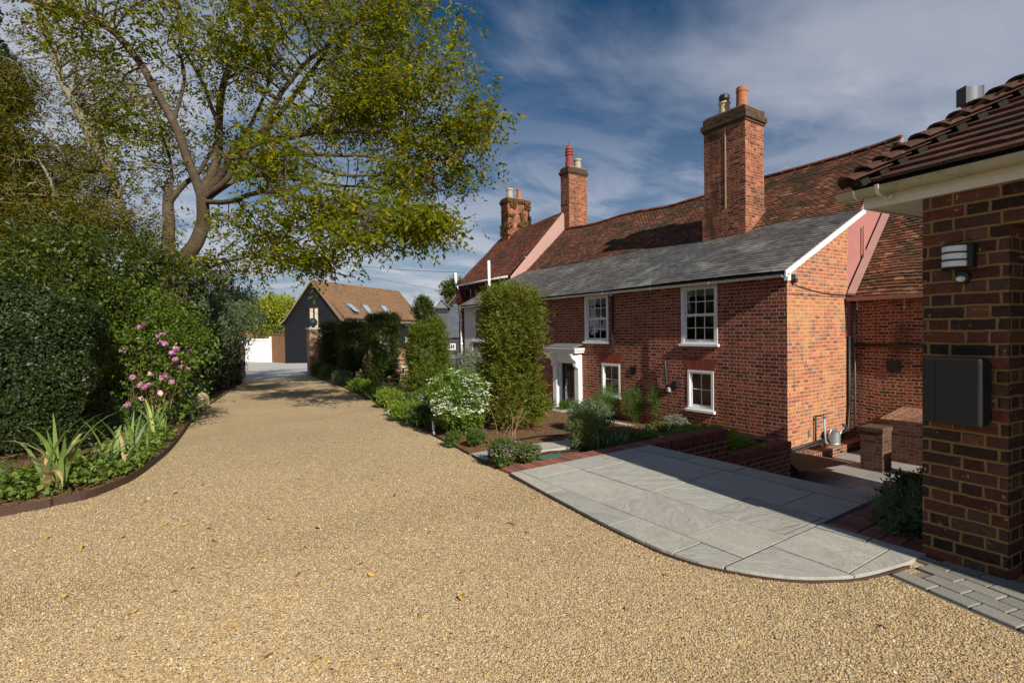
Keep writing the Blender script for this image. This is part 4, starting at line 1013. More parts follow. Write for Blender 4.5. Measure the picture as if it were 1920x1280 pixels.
# black wall box
y0, z1 = onG(1728, 669, -.17); y1, z0_ = onG(1838, 803, -.17); yb, _ = onG(1838, 700, -.17)
bt = thing('wall_box', 'plain black metal cabinet fixed to the brown brick pier', 'cabinet', tuple(gar.location), rotz=-GA)
b = MB(); b.box(-.17, -.055, y1, y0, z0_+.0, z1); b.box(-.054, -.003, y1+.006, y0-.02, z0_+.015, z1-.02); loc_obj(b, 'cabinet_body', MT['charcoal'], bt, bevel=.012)
b = MB(); w_ = y0-y1; b.box(-.1735, -.1705, y0-w_*.30, y0-w_*.295, z0_+.01, z1-.01); b.box(-.1735, -.1705, y0-w_*.235, y0-w_*.23, z0_+.01, z1-.01); loc_obj(b, 'door_seam', MT['black'], bt)
# bulkhead lamp with bars
lt = thing('wall_lamp', 'black half-round wall lamp with three white bands on the brick pier', 'lamp', tuple(gar.location), rotz=-GA)
ya, za = onG(1757, 462, -.09); yb, zb = onG(1811, 500, -.09); cy = (ya+yb)/2; hw = (ya-yb)/2
def half(b, r, z0, z1, x0=-.015, dep=.10, n=12):
    b.prism([(x0-dep*math.sin(math.pi*i/n), cy+r*math.cos(math.pi*i/n), z0) for i in range(n+1)], (0, 0, z1-z0))
H_ = za-zb
b = MB(); half(b, hw*.97, zb+.005, za-.005, dep=.094); loc_obj(b, 'diffuser', plain('opal diffuser', (.72, .78, .86), .4), lt, smooth=False)
b = MB(); b.box(-.022, -.001, cy-hw-.012, cy+hw+.006, zb-.002, za+.006)
for i in range(4): z = zb + (H_-.006)*i/3; half(b, hw, z-.003 if i else z, z+.007, dep=.10)
b.box(-.06, -.001, cy-hw-.02, cy-hw+.004, zb, za+.004); loc_obj(b, 'casing', MT['charcoal'], lt)
st_ = thing('motion_sensor', 'small black sensor with white dome below the wall lamp', 'sensor', tuple(gar.location), rotz=-GA)
ya, za = onG(1788, 508, -.05); yb, zb = onG(1816, 533, -.05); cy2 = (ya+yb)/2; cz2 = (za+zb)/2; r2 = (ya-yb)/2
b = MB(); b.prism([(-.045, cy2+r2*.92*math.cos(a), cz2+(za-zb)/2*.92*math.sin(a)) for a in [2*math.pi*i/16 for i in range(16)]], (.044, 0, 0)); loc_obj(b, 'casing', MT['black'], st_, bevel=.006)
b = MB()
for j in range(5):
    pass
n = 14
rings = [(math.cos(t), math.sin(t)) for t in [math.pi/2*k/5 for k in range(6)]]
k0 = 0
for (cr, sr_) in rings:
    for i in range(n):
        a = 2*math.pi*i/n; b.v.append((-.046-.035*sr_, cy2+.002+r2*.62*cr*math.cos(a), cz2-.004+r2*.5*cr*math.sin(a)-.003))
for j in range(5):
    for i in range(n): b.f.append((j*n+i, j*n+(i+1) % n, (j+1)*n+(i+1) % n, (j+1)*n+i))
loc_obj(b, 'dome', plain('white dome', (.75, .77, .8), .35), st_, smooth=True)

# ================================================================ COURTYARD THINGS
wc = thing('watering_can', 'galvanised watering can standing on the footing below the orange brick wall', 'watering can', (12.42, 5.60, -1.19))
def can():
    x, y, z = 12.42, 5.60, -1.185; r = .135
    MB().lathe((x, y, z), [(r*.98, 0), (r, .01), (r, .03), (r*.97, .04), (r*.97, .27), (r, .28), (r, .30), (r*.92, .30), (r*.92, .05)], 22, cap=False).build('body', MT['steel'], wc, smooth=False)
    b = MB(); b.tube([(x+r*.8, y, z+.06), (x+.27, y-.02, z+.22), (x+.36, y-.03, z+.36)], .028, .014, n=8); b.build('spout', MT['steel'], wc, smooth=True)
    b = MB(); d = Vector((.4, -.25, .35)).normalized(); o = Vector((x+.36, y-.03, z+.36)); b.tube([o, o+d*.05], .016, .055, n=14); b.tube([o+d*.05, o+d*.062], .058, .05, n=14); b.build('rose', plain('dull brass', (.16, .12, .12), .5), wc)
    b = MB(); b.tube([(x-r*.95, y, z+.05), (x-r-.06, y, z+.14), (x-r-.05, y, z+.28), (x-.06, y, z+.385), (x+.06, y, z+.39), (x+r*.8, y, z+.30)], .011, n=8); b.build('handle', MT['steel'], wc, smooth=True)
    MB().prism([(x+math.cos(a)*r*.95, y+math.sin(a)*r*.95, z+.255) for a in [math.pi*(-.5)+math.pi*i/10 for i in range(11)]], (0, 0, .05)).build('splash_guard', MT['steel'], wc)
can()
tp = thing('garden_tap', 'outdoor tap on a pipe with a pale blue hose beside the watering can', 'tap', (12.02, 5.72, -1.19))
b = MB(); b.tube([(11.96, 5.77, -1.15), (11.96, 5.77, -.50)], .022, n=8); b.build('standpipe', MT['rust'], tp, smooth=True)
b = MB(); b.tube([(11.96, 5.77, -.52), (11.97, 5.66, -.50), (12.02, 5.62, -.52), (12.03, 5.62, -.58)], .018, n=8); b.box(11.93, 12.11, 5.60, 5.615, -.475, -.462); b.tube([(12.0, 5.63, -.52), (12.0, 5.61, -.45)], .010, n=6); b.build('tap', plain('dark brass', (.07, .05, .035), .45, metal=.6), tp)
b = MB(); b.tube([(12.03, 5.62, -.56), (12.035, 5.61, -.9), (12.05, 5.60, -1.08), (12.12, 5.56, -1.16)], .02, n=8); b.build('hose', MT['hose'], tp, smooth=True)
b = MB(); b.tube([(12.06+.10*math.cos(a), 5.58+.05*math.sin(a), -1.13+.02*math.sin(2.3*a)) for a in [i*.5 for i in range(30)]], .014, n=6); b.build('coiled_hose', MT['rust'], tp, smooth=True)

# ================================================================ BARN
BP = G(536, 681); BZ = drive(BP.y)
gdir = Vector((.6, -.8, 0)); rdir = Vector((.8, .6, 0)); W_, Lb, He, Hr = 6.1, 12.4, 3.55, 6.78
barn = thing('barn', 'black weatherboarded barn with tan tiled roof and three skylights', 'barn', (BP.x, BP.y, BZ), rotz=math.atan2(-.8, .6))
def bl(p):  # world -> local
    v = Vector(p)-Vector((BP.x, BP.y, BZ)); return Vector((v.dot(gdir), v.dot(rdir), v.z))
def barn_ray(px, py, P0, Nn):
    d = ray(px, py); o = bl(EYE); dl = Vector((d.dot(gdir), d.dot(rdir), d.z)); t = (Vector(P0)-o).dot(Nn)/dl.dot(Nn); return o+dl*t
def barn_b():
    K = dict(local=True); m = MB(); m.face([(0, 0, -.3), (W_, 0, -.3), (W_, 0, He), (W_/2, 0, Hr-.1), (0, 0, He)], (0, -1, 0)); m.face([(W_, 0, -.3), (W_, Lb, -.3), (W_, Lb, He), (W_, 0, He)], (1, 0, 0)); m.face([(0, 0, -.3), (0, Lb, -.3), (0, Lb, He), (0, 0, He)], (-1, 0, 0)); m.face([(0, Lb, -.3), (W_, Lb, -.3), (W_, Lb, He), (W_/2, Lb, Hr-.1), (0, Lb, He)], (0, 1, 0))
    m.build('wall', MT['black'], barn, **K)
    b = MB(); h = .235; z = .03; th = .022
    def zx(z): return 0 if z <= He else (z-He)/(Hr-He)*W_/2
    while z < Hr-.25:
        a0, a1 = zx(z+h), W_-zx(z+h)
        parts = [(a0, a1)]
        if 2.85 < z+h*.5 < 4.62: parts = [(a0, 2.52), (3.55, a1)]
        for p, q in parts:
            if q-p > .05: b.prism([(p, -.002, z), (p, -.065, z), (p, -.018, z+h), (p, -.002, z+h)], (q-p, 0, 0))
        z += h-.012
    z = .03
    while z < He-.05: b.prism([(W_+.002, 0, z), (W_+.065, 0, z), (W_+.018, 0, z+h), (W_+.002, 0, z+h)], (0, Lb, 0)); z += h-.012
    b.build('weatherboards', MT['board'], barn, **K)
    # window
    w = MB(); x0, x1, z0, z1 = 2.53, 3.54, 2.84, 4.62
    w.box(x0, x0+.09, -.06, -.002, z0, z1); w.box(x1-.09, x1, -.06, -.002, z0, z1); w.box(x0+.09, x1-.09, -.06, -.002, z1-.10, z1); w.box(x0+.09, x1-.09, -.06, -.002, z0, z0+.08); w.box((x0+x1)/2-.07, (x0+x1)/2+.07, -.055, -.002, z0+.08, z1-.10)
    wo = w.build('window', plain('dark window frame', (.03, .022, .018), .5), barn, **K)
    MB().face([(x0+.09, -.02, z0+.08), (x1-.09, -.02, z0+.08), (x1-.09, -.02, z1-.1), (x0+.09, -.02, z1-.1)], (0, -1, 0)).build('curtain', MT['curtain'], wo, **K)
    # roof with slight bell cast
    ov = .32
    for sgn in (1, -1):
        e0 = Vector((W_/2+sgn*(W_/2+ov), -ov, He-.30)); e1 = Vector((W_/2+sgn*(W_/2-.25), -ov, He+.10)); r = Vector((W_/2, -ov, Hr))
        dk = MB(); Ly = Lb+2*ov
        for p, q in ((e0, e1), (e1, r)): dk.obox(p-Vector((0, 0, .10)), q-p, (0, Ly, 0), (0, 0, .08))
        dk.build('roof_deck', MT['tile_dark'], barn, **K)
        t = MB(); tiles(t, e0, (0, 1, 0), (e1-e0).normalized(), Ly, (e1-e0).length, .17, .11, th=.014, jit=.004, seed=50+sgn, lap=1.2)
        tiles(t, e1, (0, 1, 0), (r-e1).normalized(), Ly, (r-e1).length, .17, .11, th=.014, jit=.004, seed=52+sgn, lap=1.2); t.build('tiled_roof', MT['tile_barn'], barn, **K)
        bb = MB()
        for p, q in ((e0, e1), (e1, r)): bb.obox(p-Vector((0, .03, .16)), q-p, (0, .035, 0), (0, 0, .15))
        bb.build('barge_board', MT['barge'], barn, **K)
    g = MB().tube([(W_+ov+.06, -ov, He-.34), (W_+ov+.06, Lb, He-.36)], .06, n=8); g.build('gutter', MT['black'], barn, **K)
    # skylights on the slope facing the camera
    e1 = Vector((W_-.25, 0, He+.10)); r = Vector((W_/2, 0, Hr)); U = (r-e1).normalized(); A = Vector((0, 1, 0)); Nn = A.cross(U); Nn = Nn if Nn.z > 0 else -Nn
    for i, (pc, oc) in enumerate((((659, 580), .20), ((689, 582), 0), ((723, 583), 0))):
        p = barn_ray(pc[0], pc[1], e1, Nn); hw, hh = .40, .62; s = MB()
        c = p + Nn*.05
        for (a0, a1, u0, u1) in ((-hw, hw, -hh, -hh+.07), (-hw, hw, hh-.07, hh), (-hw, -hw+.07, -hh+.07, hh-.07), (hw-.07, hw, -hh+.07, hh-.07)): s.obox(c+A*a0+U*u0, A*(a1-a0), U*(u1-u0), Nn*.07)
        s.obox(c+A*(-hw-.05)+U*(hh), A*(2*hw+.1), U*.12, Nn*.10)
        so_ = s.build('skylight', MT['lead'], barn, **K)
        tl = oc; q = c+Nn*.075+U*(-hh+.07); uu = U*(2*hh-.14) ; nn = Nn*tl
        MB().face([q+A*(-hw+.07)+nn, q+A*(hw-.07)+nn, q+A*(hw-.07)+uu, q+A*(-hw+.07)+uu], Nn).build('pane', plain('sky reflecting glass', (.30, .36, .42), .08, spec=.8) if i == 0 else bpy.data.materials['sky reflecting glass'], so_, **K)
    p = barn_ray(763, 642, (W_, 0, 0), Vector((1, 0, 0)))
    MB().box(W_+.04, W_+.09, p.y-.35, p.y+.35, p.z-.62, p.z+.55).build('hatch', MT['white'], barn, **K)
barn_b()
# slate outbuilding behind
def at_d(px, py, d): return at(px, py, d)
def outbuilding():
    D = 55.0; o = at(765, 640, D); o.z = -1.3
    rx = Vector((R0.x, R0.y, 0)); fy = Vector((FW.x, FW.y, 0)).normalized()
    t = thing('slate_outbuilding', 'low black outbuilding with blue slate roof and small ridge turret', 'outbuilding', tuple(o))
    wd = (905-765)/960*D
    def P(a, f, z): return o + rx*a + fy*f + Vector((0, 0, z-o.z))
    ze, zr = .95, 4.35
    b = MB(); b.face([P(0, 0, -1.4), P(wd, 0, -1.4), P(wd, 0, ze), P(0, 0, ze)], -fy); b.face([P(wd, 0, -1.4), P(wd, 7, -1.4), P(wd, 7, ze), P(wd, 3.5, zr), P(wd, 0, ze)], rx); b.build('wall', MT['board_pale'], t)
    b = MB(); z = -1.3
    while z < ze-.1: b.prism([P(0, -.002, z), P(0, -.04, z), P(0, -.015, z+.22), P(0, -.002, z+.22)], rx*wd); z += .21
    b.build('weatherboards', MT['board_pale'], t)
    b = MB(); U = (P(0, 3.5, zr)-P(0, -.3, ze-.1)); tiles(b, P(-.2, -.3, ze-.1), rx, U.normalized(), wd+.4, U.length, .3, .2, th=.012, jit=.003, seed=61); b.face([P(0, 7.3, ze), P(wd, 7.3, ze), P(wd, 3.5, zr-.02), P(0, 3.5, zr-.02)], (0, 0, 1)); b.build('slate_roof', MT['slate_blue'], t)
    # turret
    xc = (825-765)/960*D; b = MB(); hw = .62
    b.obox(P(xc-hw, 2.6, 3.2), rx*2*hw, fy*1.5, (0, 0, 1.05)); tb = b.build('turret', MT['board'], t)
    b = MB()
    b.face([P(xc-hw-.25, 2.3, 4.10), P(xc-hw-.25, 4.4, 4.10), P(xc-.1, 4.4, 5.1), P(xc-.1, 2.3, 5.1)], (0, 0, 1)); b.face([P(xc+hw+.25, 2.3, 4.10), P(xc+hw+.25, 4.4, 4.10), P(xc-.1, 4.4, 5.1), P(xc-.1, 2.3, 5.1)], (0, 0, 1)); b.face([P(xc-hw-.2, 2.5, 4.15), P(xc+hw+.2, 2.5, 4.15), P(xc-.1, 2.5, 5.0)], -fy)
    b.build('turret_roof', MT['tile_dark'] if False else MT['lead'], tb)
    w = MB(); xw = (847-765)/960*D; z0, z1 = -.45, .22
    w.obox(P(xw-.40, -.09, z0), rx*.80, fy*.04, (0, 0, z1-z0)); wo = w.build('window', MT['white'], t)
    w = MB()
    for i in range(3): w.obox(P(xw-.33+i*.235, -.10, z0+.08), rx*.17, fy*.02, (0, 0, z1-z0-.16))
    w.build('pane', MT['dark_in'], wo)
outbuilding()
def gable_far():
    D = 62.0; rx = Vector((R0.x, R0.y, 0)); fy = Vector((FW.x, FW.y, 0)).normalized(); o = at(858, 600, D); o.z = -1.4
    t = thing('timber_gable_barn', 'distant dark barn gable with pale barge boards beside the turret', 'barn', tuple(o))
    def P(a, f, z): return o + rx*a + fy*f + Vector((0, 0, z-o.z))
    b = MB(); b.face([P(-1.7, 0, -1.4), P(1.9, 0, -1.4), P(1.9, 0, 4.0), P(0, 0, 6.0), P(-1.7, 0, 4.0)], -fy); b.face([P(1.9, 0, -1.4), P(1.9, 8, -1.4), P(1.9, 8, 4), P(1.9, 0, 4)], rx); b.face([P(-1.7, 0, -1.4), P(-1.7, 8, -1.4), P(-1.7, 8, 4), P(-1.7, 0, 4)], -rx); b.build('wall', MT['board'], t)
    b = MB(); b.obox(P(-2.0, -.3, 3.6), P(0, -.3, 6.0)-P(-2.0, -.3, 3.6), fy*8, (0, 0, .12)); b.obox(P(0, -.3, 6.0), P(2.2, -.3, 3.6)-P(0, -.3, 6.0), fy*8, (0, 0, .12)); b.build('roof', MT['barge'], t)
    b = MB(); b.obox(P(-.5, -.06, 3.9), rx*.9, fy*.03, (0, 0, .9)); b.obox(P(-1.7, -.07, 3.65), rx*3.6, fy*.05, (0, 0, .08)); b.build('window', plain('grey blue panes', (.10, .13, .14), .3), t)
gable_far()

# ================================================================ WALLS AND GATE AT THE END OF THE DRIVE
def wall_between(name, p, q, zb0, zt, th, mat, label, cat='wall', cap=None):
    p, q = Vector((p[0], p[1], 0)), Vector((q[0], q[1], 0)); d = (q-p); n = Vector((-d.y, d.x, 0)).normalized()*th
    t = thing(name, label, cat, tuple((p+q)/2+Vector((0, 0, zb0)))); b = MB().obox(p+Vector((0, 0, zb0)), d, n, (0, 0, zt-zb0)); b.build('wall', MT[mat], t)
    u = d.normalized()
    if cap: MB().obox(p-n*.12+Vector((0, 0, zt+.001)), d, n*1.24, (0, 0, cap)).build('coping', MT['brick_wallfar' if 'far' in mat else 'brick_wall'], t)
    return t
g0 = G(510, 679); g1 = G(452, 680)
wall_between('brick_wall', (g0.x, g0.y), (BP.x, BP.y), -1.2, 1.50, .3, 'brick_wallfar', 'ochre brick wall between the white gate and the black barn', cap=.08)
def gate():
    t = thing('wooden_gate', 'wide white painted boarded gate at the end of the drive', 'gate', (g0.x, g0.y, -1.1)); a = Vector((g0.x, g0.y, -1.02)); d = Vector((g1.x-g0.x, g1.y-g0.y, 0)); L_ = d.length; d.normalize(); n = Vector((-d.y, d.x, 0))
    if n.y > 0: n = -n
    b = MB(); k = 0.16
    while k < L_-.1: b.obox(a+d*k, d*.112, n*.03, (0, 0, 2.15)); k += .115
    b.build('boards', MT['white'], t)
    b = MB(); b.obox(a-Vector((0, 0, .1)), d*.15, n*.12, (0, 0, 2.45)); b.obox(a+d*.16+n*.031+Vector((0, 0, 2.0)), d*(L_-.2), n*.04, (0, 0, .14)); b.obox(a+d*.16+n*.031+Vector((0, 0, .32)), d*(L_-.2), n*.04, (0, 0, .10)); b.build('gate_frame', MT['white'], t)
    c = MB(); c.obox(a+d*.16+n*.02+Vector((0, 0, 1.97)), d*(L_-.2), n*.03, (0, 0, .028)); c.obox(a+d*.16+n*.02+Vector((0, 0, .43)), d*(L_-.2), n*.03, (0, 0, .02)); c.build('strap', MT['black'], t)
gate()
gb = [at(440, 640, 56), at(540, 640, 56)]
wall_between('brick_wall', (gb[0].x, gb[0].y), (gb[1].x, gb[1].y), -1.4, 1.72, .3, 'brick_wallfar', 'far brick wall whose top shows above the white gate', cap=.08)
# gate piers
def pier(x0, x1, y0, y1, zt, label, ball=True, capw=True):
    t = thing('gate_pier', label, 'gate pier', ((x0+x1)/2, (y0+y1)/2, drive(y0))); MB().box(x0, x1, y0, y1, drive(y0)-.2, zt).build('brickwork', MT['brick_wall'], t)
    if capw: MB().box(x0-.03, x1+.03, y0-.03, y1+.03, zt+.001, zt+.09).build('capstone', MT['render'], t, bevel=.01)
    if ball:
        c = ((x0+x1)/2-.06, (y0+y1)/2, zt+.09); MB().lathe(c, [(.10, 0), (.05, .05)] + [(.21*math.sin(a), .05+.20-.21*math.cos(a)) for a in [math.pi*(.1+.9*i/9) for i in range(10)]], 16).build('ball_finial', plain('dark stone ball', (.05, .05, .055), .6), t, smooth=True)
pier(5.33, 5.93, 25.05, 25.65, 1.70, 'pale brick gate pier with white capstone and dark ball right of the drive')
lp_ = LE[-1]; pier(lp_.x-.45, lp_.x-.0, lp_.y, lp_.y+.45, .95, 'low red brick gate pier half hidden by the hedge left of the drive', False, False)
MB().box(5.30, 5.329, 25.08, 25.62, -.7, 1.62)
gw = wall_between('garden_wall', (5.93, 25.62), (10.87, 25.62), -1.3, .60, -.3, 'brick_wall', 'old pale brick garden wall behind the clipped yews', cap=.06)
gp = MB().box(9.85, 10.15, 25.50, 25.615, -1.3, .55).build('buttress', MT['brick_wallfar'], gw)
# ================================================================ OVERHEAD WIRES
def wire(a, b_, sag, lab):
    P = []
    for i in range(15): t = i/14; p = a.lerp(b_, t); p.z -= sag*4*t*(1-t); P.append(p)
    o = MB().tube(P, .013, n=5).build('overhead_wire', MT['black'], loc=tuple(a)); tag(o, lab, 'wire', 'overhead wires beyond the drive')
wire(at(430, 455, 42), at(872, 511, 30.5), .5, 'upper overhead wire running to the red tiled house')
wire(at(380, 420, 60), at(850, 548, 48), .9, 'middle overhead wire sloping down behind the barn ridge')
wire(at(470, 500, 60), at(850, 583, 58), .6, 'lowest faint overhead wire ending at the slate roof')

# garden furniture glimpsed beyond the yews
def furniture():
    p = Vector((8.45, 21.4, -.72)); t = thing('garden_table', 'small round white garden table seen between the yew columns', 'table', tuple(p))
    MB().lathe(p, [(.55, .70), (.56, .71), (.55, .735)], 20).build('table_top', MT['white'], t); MB().lathe(p, [(.05, 0.02), (.04, .69)], 10).build('pedestal', MT['charcoal'], t); MB().lathe(p, [(.28, 0), (.26, .02)], 16).build('foot', MT['charcoal'], t)
    q = Vector((7.7, 20.3, -.66)); t = thing('garden_bench', 'plain wooden bench seen between the yew columns', 'bench', tuple(q)); wd = plain('weathered oak', (.30, .19, .11), .8, 20, .2)
    b = MB()
    for i in range(3): b.obox(q+Vector((-.6, -.18+i*.13, .42)), (1.2, 0, 0), (0, .115, 0), (0, 0, .035))
    b.build('seat', wd, t)
    for sx in (-.5, .45):
        for sy in (-.15, .12): MB().obox(q+Vector((sx, sy, 0)), (.06, 0, 0), (0, .06, 0), (0, 0, .42)).build('leg', wd, t)
furniture()
p = Vector((10.55, 19.75, -1.15)); o = MB().lathe(p, [(.26, 0), (.30, .3), (.30, .75), (.26, .95), (.16, 1.06), (.04, 1.10)], 18).build('garden_bin', plain('teal plastic', (.06, .15, .14), .5), loc=tuple(p), smooth=True); tag(o, 'teal domed garden container against the white rendered wall', 'container')
p = T(813, 812); o = MB().box(p.x-.012, p.x+.012, p.y-.02, p.y+.02, p.z-.02, p.z+.20).build('plant_label', MT['white'], loc=tuple(p)); tag(o, 'white plant label standing beside the small stone path', 'plant label')
p = T(1036, 862); o = MB().box(p.x-.16, p.x+.16, p.y-.10, p.y+.10, p.z-.02, p.z+.035).build('valve_cover', plain('green plastic', (.05, .16, .10), .5), loc=tuple(p)); tag(o, 'small green plastic cover in the soil by the brick border', 'cover')
def irrig(pts, lab):
    P = [T(x, y)+Vector((0, 0, .025)) for x, y in pts]; o = MB().tube(P, .010, n=6).build('irrigation_pipe', MT['black'], loc=tuple(P[0]), smooth=True); tag(o, lab, 'pipe', 'black drip pipes on the soil')
irrig([(868, 812), (900, 812), (930, 808), (960, 806), (985, 800), (1000, 797)], 'black drip pipe snaking over the soil under the nearest yew')
irrig([(880, 826), (915, 833), (945, 832), (975, 826), (1010, 820), (1055, 818)], 'black drip pipe lying along the stone path edge')
irrig([(1000, 855), (1030, 850), (1065, 848), (1085, 846)], 'short black drip pipe beside the green plastic cover')

# ================================================================ VEGETATION HELPERS
def unit(v): return v/np.maximum(1e-9, np.linalg.norm(v, axis=1, keepdims=True))
def leaf_quads(P, size, nrm=None, nb=.5, aspect=.42, droop=0., var=.35, fold=.12, dirv=None, dk=1.):
    P = np.asarray(P, float); n = len(P); r = RNG.normal(size=(n, 3)); N_ = unit(r)
    if nrm is not None: N_ = unit(unit(np.asarray(nrm))*nb + N_*(1-nb))
    t = unit(np.cross(N_, RNG.normal(size=(n, 3))))
    if dirv is not None: t = unit(t*(1-dk)+np.asarray(dirv)*dk); N_ = unit(np.cross(np.cross(t, N_), t)+1e-6)
    if droop: t = t.copy(); t[:, 2] = -np.abs(t[:, 2])*1.0 - droop*RNG.random(n); t = unit(t); N_ = unit(np.cross(np.cross(t, N_), t)+1e-6)
    s = np.cross(N_, t); sz = (size*(1+var*(RNG.random(n)*2-1)))[:, None] if np.isscalar(size) else (size*(1+var*(RNG.random(n)*2-1)))[:, None]
    h = sz*.5; w = sz*aspect*.5
    V = np.stack([P-t*h, P+s*w-t*h*.15+N_*w*fold*2, P+t*h, P-s*w-t*h*.15+N_*w*fold*2], axis=1)
    return V
def fnoise(P, sc, seed=0): return np.array([noise.noise((p[0]*sc+seed, p[1]*sc+seed*.7, p[2]*sc)) for p in P])
LP = {
 'walnut': leaf_mat('walnut leaf', [(.06, .09, .006), (.12, .155, .009), (.19, .22, .013), (.09, .125, .009), (.29, .29, .017), (.15, .18, .010), (.055, .082, .007), (.44, .32, .018)], .55, .6, .15),
 'autumn': leaf_mat('autumn leaf', [(.035, .055, .007), (.06, .08, .009), (.10, .11, .011), (.045, .065, .008), (.19, .11, .018), (.08, .10, .010), (.28, .20, .02)], .4, .6, .15),
 'conifer': leaf_mat('conifer needles', [(.012, .020, .008), (.020, .030, .010), (.028, .036, .012), (.016, .024, .010)], .15, .6),
 'shrubgreen': leaf_mat('shrub leaf', [(.018, .036, .006), (.035, .06, .008), (.055, .085, .010), (.024, .042, .006), (.09, .12, .012), (.18, .18, .02)], .4, .5),
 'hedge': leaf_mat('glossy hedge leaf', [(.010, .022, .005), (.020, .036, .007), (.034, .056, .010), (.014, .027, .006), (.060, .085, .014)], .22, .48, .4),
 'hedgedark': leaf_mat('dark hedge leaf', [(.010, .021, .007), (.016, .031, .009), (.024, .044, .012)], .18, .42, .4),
 'rose': leaf_mat('rose leaf', [(.05, .095, .012), (.09, .15, .018), (.14, .21, .024), (.06, .11, .015), (.19, .25, .03)], .4, .45),
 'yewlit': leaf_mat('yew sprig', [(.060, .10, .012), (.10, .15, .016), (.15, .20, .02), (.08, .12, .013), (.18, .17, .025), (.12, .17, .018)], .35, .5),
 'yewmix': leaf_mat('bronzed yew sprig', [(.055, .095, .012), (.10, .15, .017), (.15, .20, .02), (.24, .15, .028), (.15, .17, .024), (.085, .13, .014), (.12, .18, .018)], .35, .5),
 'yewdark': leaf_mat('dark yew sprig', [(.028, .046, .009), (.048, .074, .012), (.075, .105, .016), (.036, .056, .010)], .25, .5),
 'bright': leaf_mat('bright shrub leaf', [(.19, .24, .022), (.28, .32, .030), (.36, .38, .04), (.15, .20, .02)], .4, .5),
 'aster': leaf_mat('aster leaf', [(.075, .15, .022), (.11, .20, .03), (.15, .25, .035), (.19, .25, .03), (.055, .12, .018)], .38, .45),
 'olive': leaf_mat('silver green leaf', [(.16, .19, .13), (.22, .25, .18), (.12, .15, .10), (.28, .30, .23)], .25, .55),
 'sage': leaf_mat('sage green leaf', [(.085, .13, .06), (.12, .175, .085), (.16, .21, .11), (.07, .11, .05)], .3, .5),
 'rosemary': leaf_mat('rosemary leaf', [(.12, .17, .05), (.17, .22, .06), (.22, .27, .08), (.10, .14, .045)], .3, .5),
 'fennel': leaf_mat('fennel frond', [(.05, .10, .02), (.08, .145, .028), (.12, .19, .035)], .35, .5),
 'low': leaf_mat('low border leaf', [(.05, .09, .018), (.08, .135, .022), (.12, .18, .03), (.06, .11, .03)], .35, .5),
 'lime': leaf_mat('lime border leaf', [(.15, .22, .022), (.20, .28, .030), (.12, .18, .02), (.26, .32, .04)], .4, .5),
 'blade': leaf_mat('iris blade', [(.13, .21, .07), (.18, .27, .075), (.23, .32, .07), (.15, .24, .12), (.32, .37, .09)], .3, .42),
 'bladeblue': leaf_mat('blue green blade', [(.07, .13, .085), (.10, .17, .10), (.13, .20, .11), (.08, .14, .06)], .25, .45),
 'bladedry': leaf_mat('withered blade', [(.34, .25, .12), (.42, .32, .16), (.26, .2, .08)], .3, .6),
 'grassblade': leaf_mat('grass blade', [(.05, .10, .028), (.08, .15, .035), (.10, .17, .05)], .3, .5),
 'geranium': leaf_mat('geranium leaf', [(.06, .11, .018), (.10, .165, .025), (.15, .22, .03), (.08, .13, .02), (.20, .23, .035)], .35, .5),
 'creeper': leaf_mat('red creeper leaf', [(.09, .012, .010), (.14, .020, .014), (.06, .010, .010), (.18, .035, .02)], .25, .5),
 'creepermix': leaf_mat('turning creeper leaf', [(.12, .025, .012), (.10, .075, .012), (.16, .11, .016), (.19, .05, .018), (.07, .06, .012)], .3, .5),
 'fallen': leaf_mat('fallen leaf', [(.42, .26, .035), (.30, .14, .025), (.46, .31, .05), (.22, .10, .03), (.36, .19, .03)], .2, .6),
}
MT['bark'] = plain('ridged grey bark', (.13, .085, .055), .95, 9, .45, .012, dirt=((.085, .10, .05), 3, .5, .7, .45))
MT['barkdark'] = plain('olive brown bark', (.075, .052, .032), .95, 6, .6, .035, dirt=((.16, .12, .08), 2.2, .5, .7, .6))
MT['barkpale'] = plain('pale bark', (.19, .165, .115), .95, 9, .3, .008)
MT['twig'] = plain('brown twig', (.10, .06, .035), .9, 20, .3)
MT['twigdry'] = plain('dry stem', (.30, .18, .09), .9, 20, .3)
MT['pinkpetal'] = leaf_mat('pink petal', [(.58, .20, .44), (.66, .32, .56), (.50, .14, .38), (.72, .48, .64)], .35, .6)
MT['palepetal'] = leaf_mat('pale petal', [(.80, .60, .66), (.85, .72, .74)], .35, .6)
MT['whitepetal'] = leaf_mat('white petal', [(.78, .80, .74), (.70, .72, .62), (.82, .82, .80)], .3, .6)
MT['mauvepetal'] = leaf_mat('mauve flower', [(.32, .22, .25), (.24, .15, .17), (.42, .30, .32)], .3, .6)

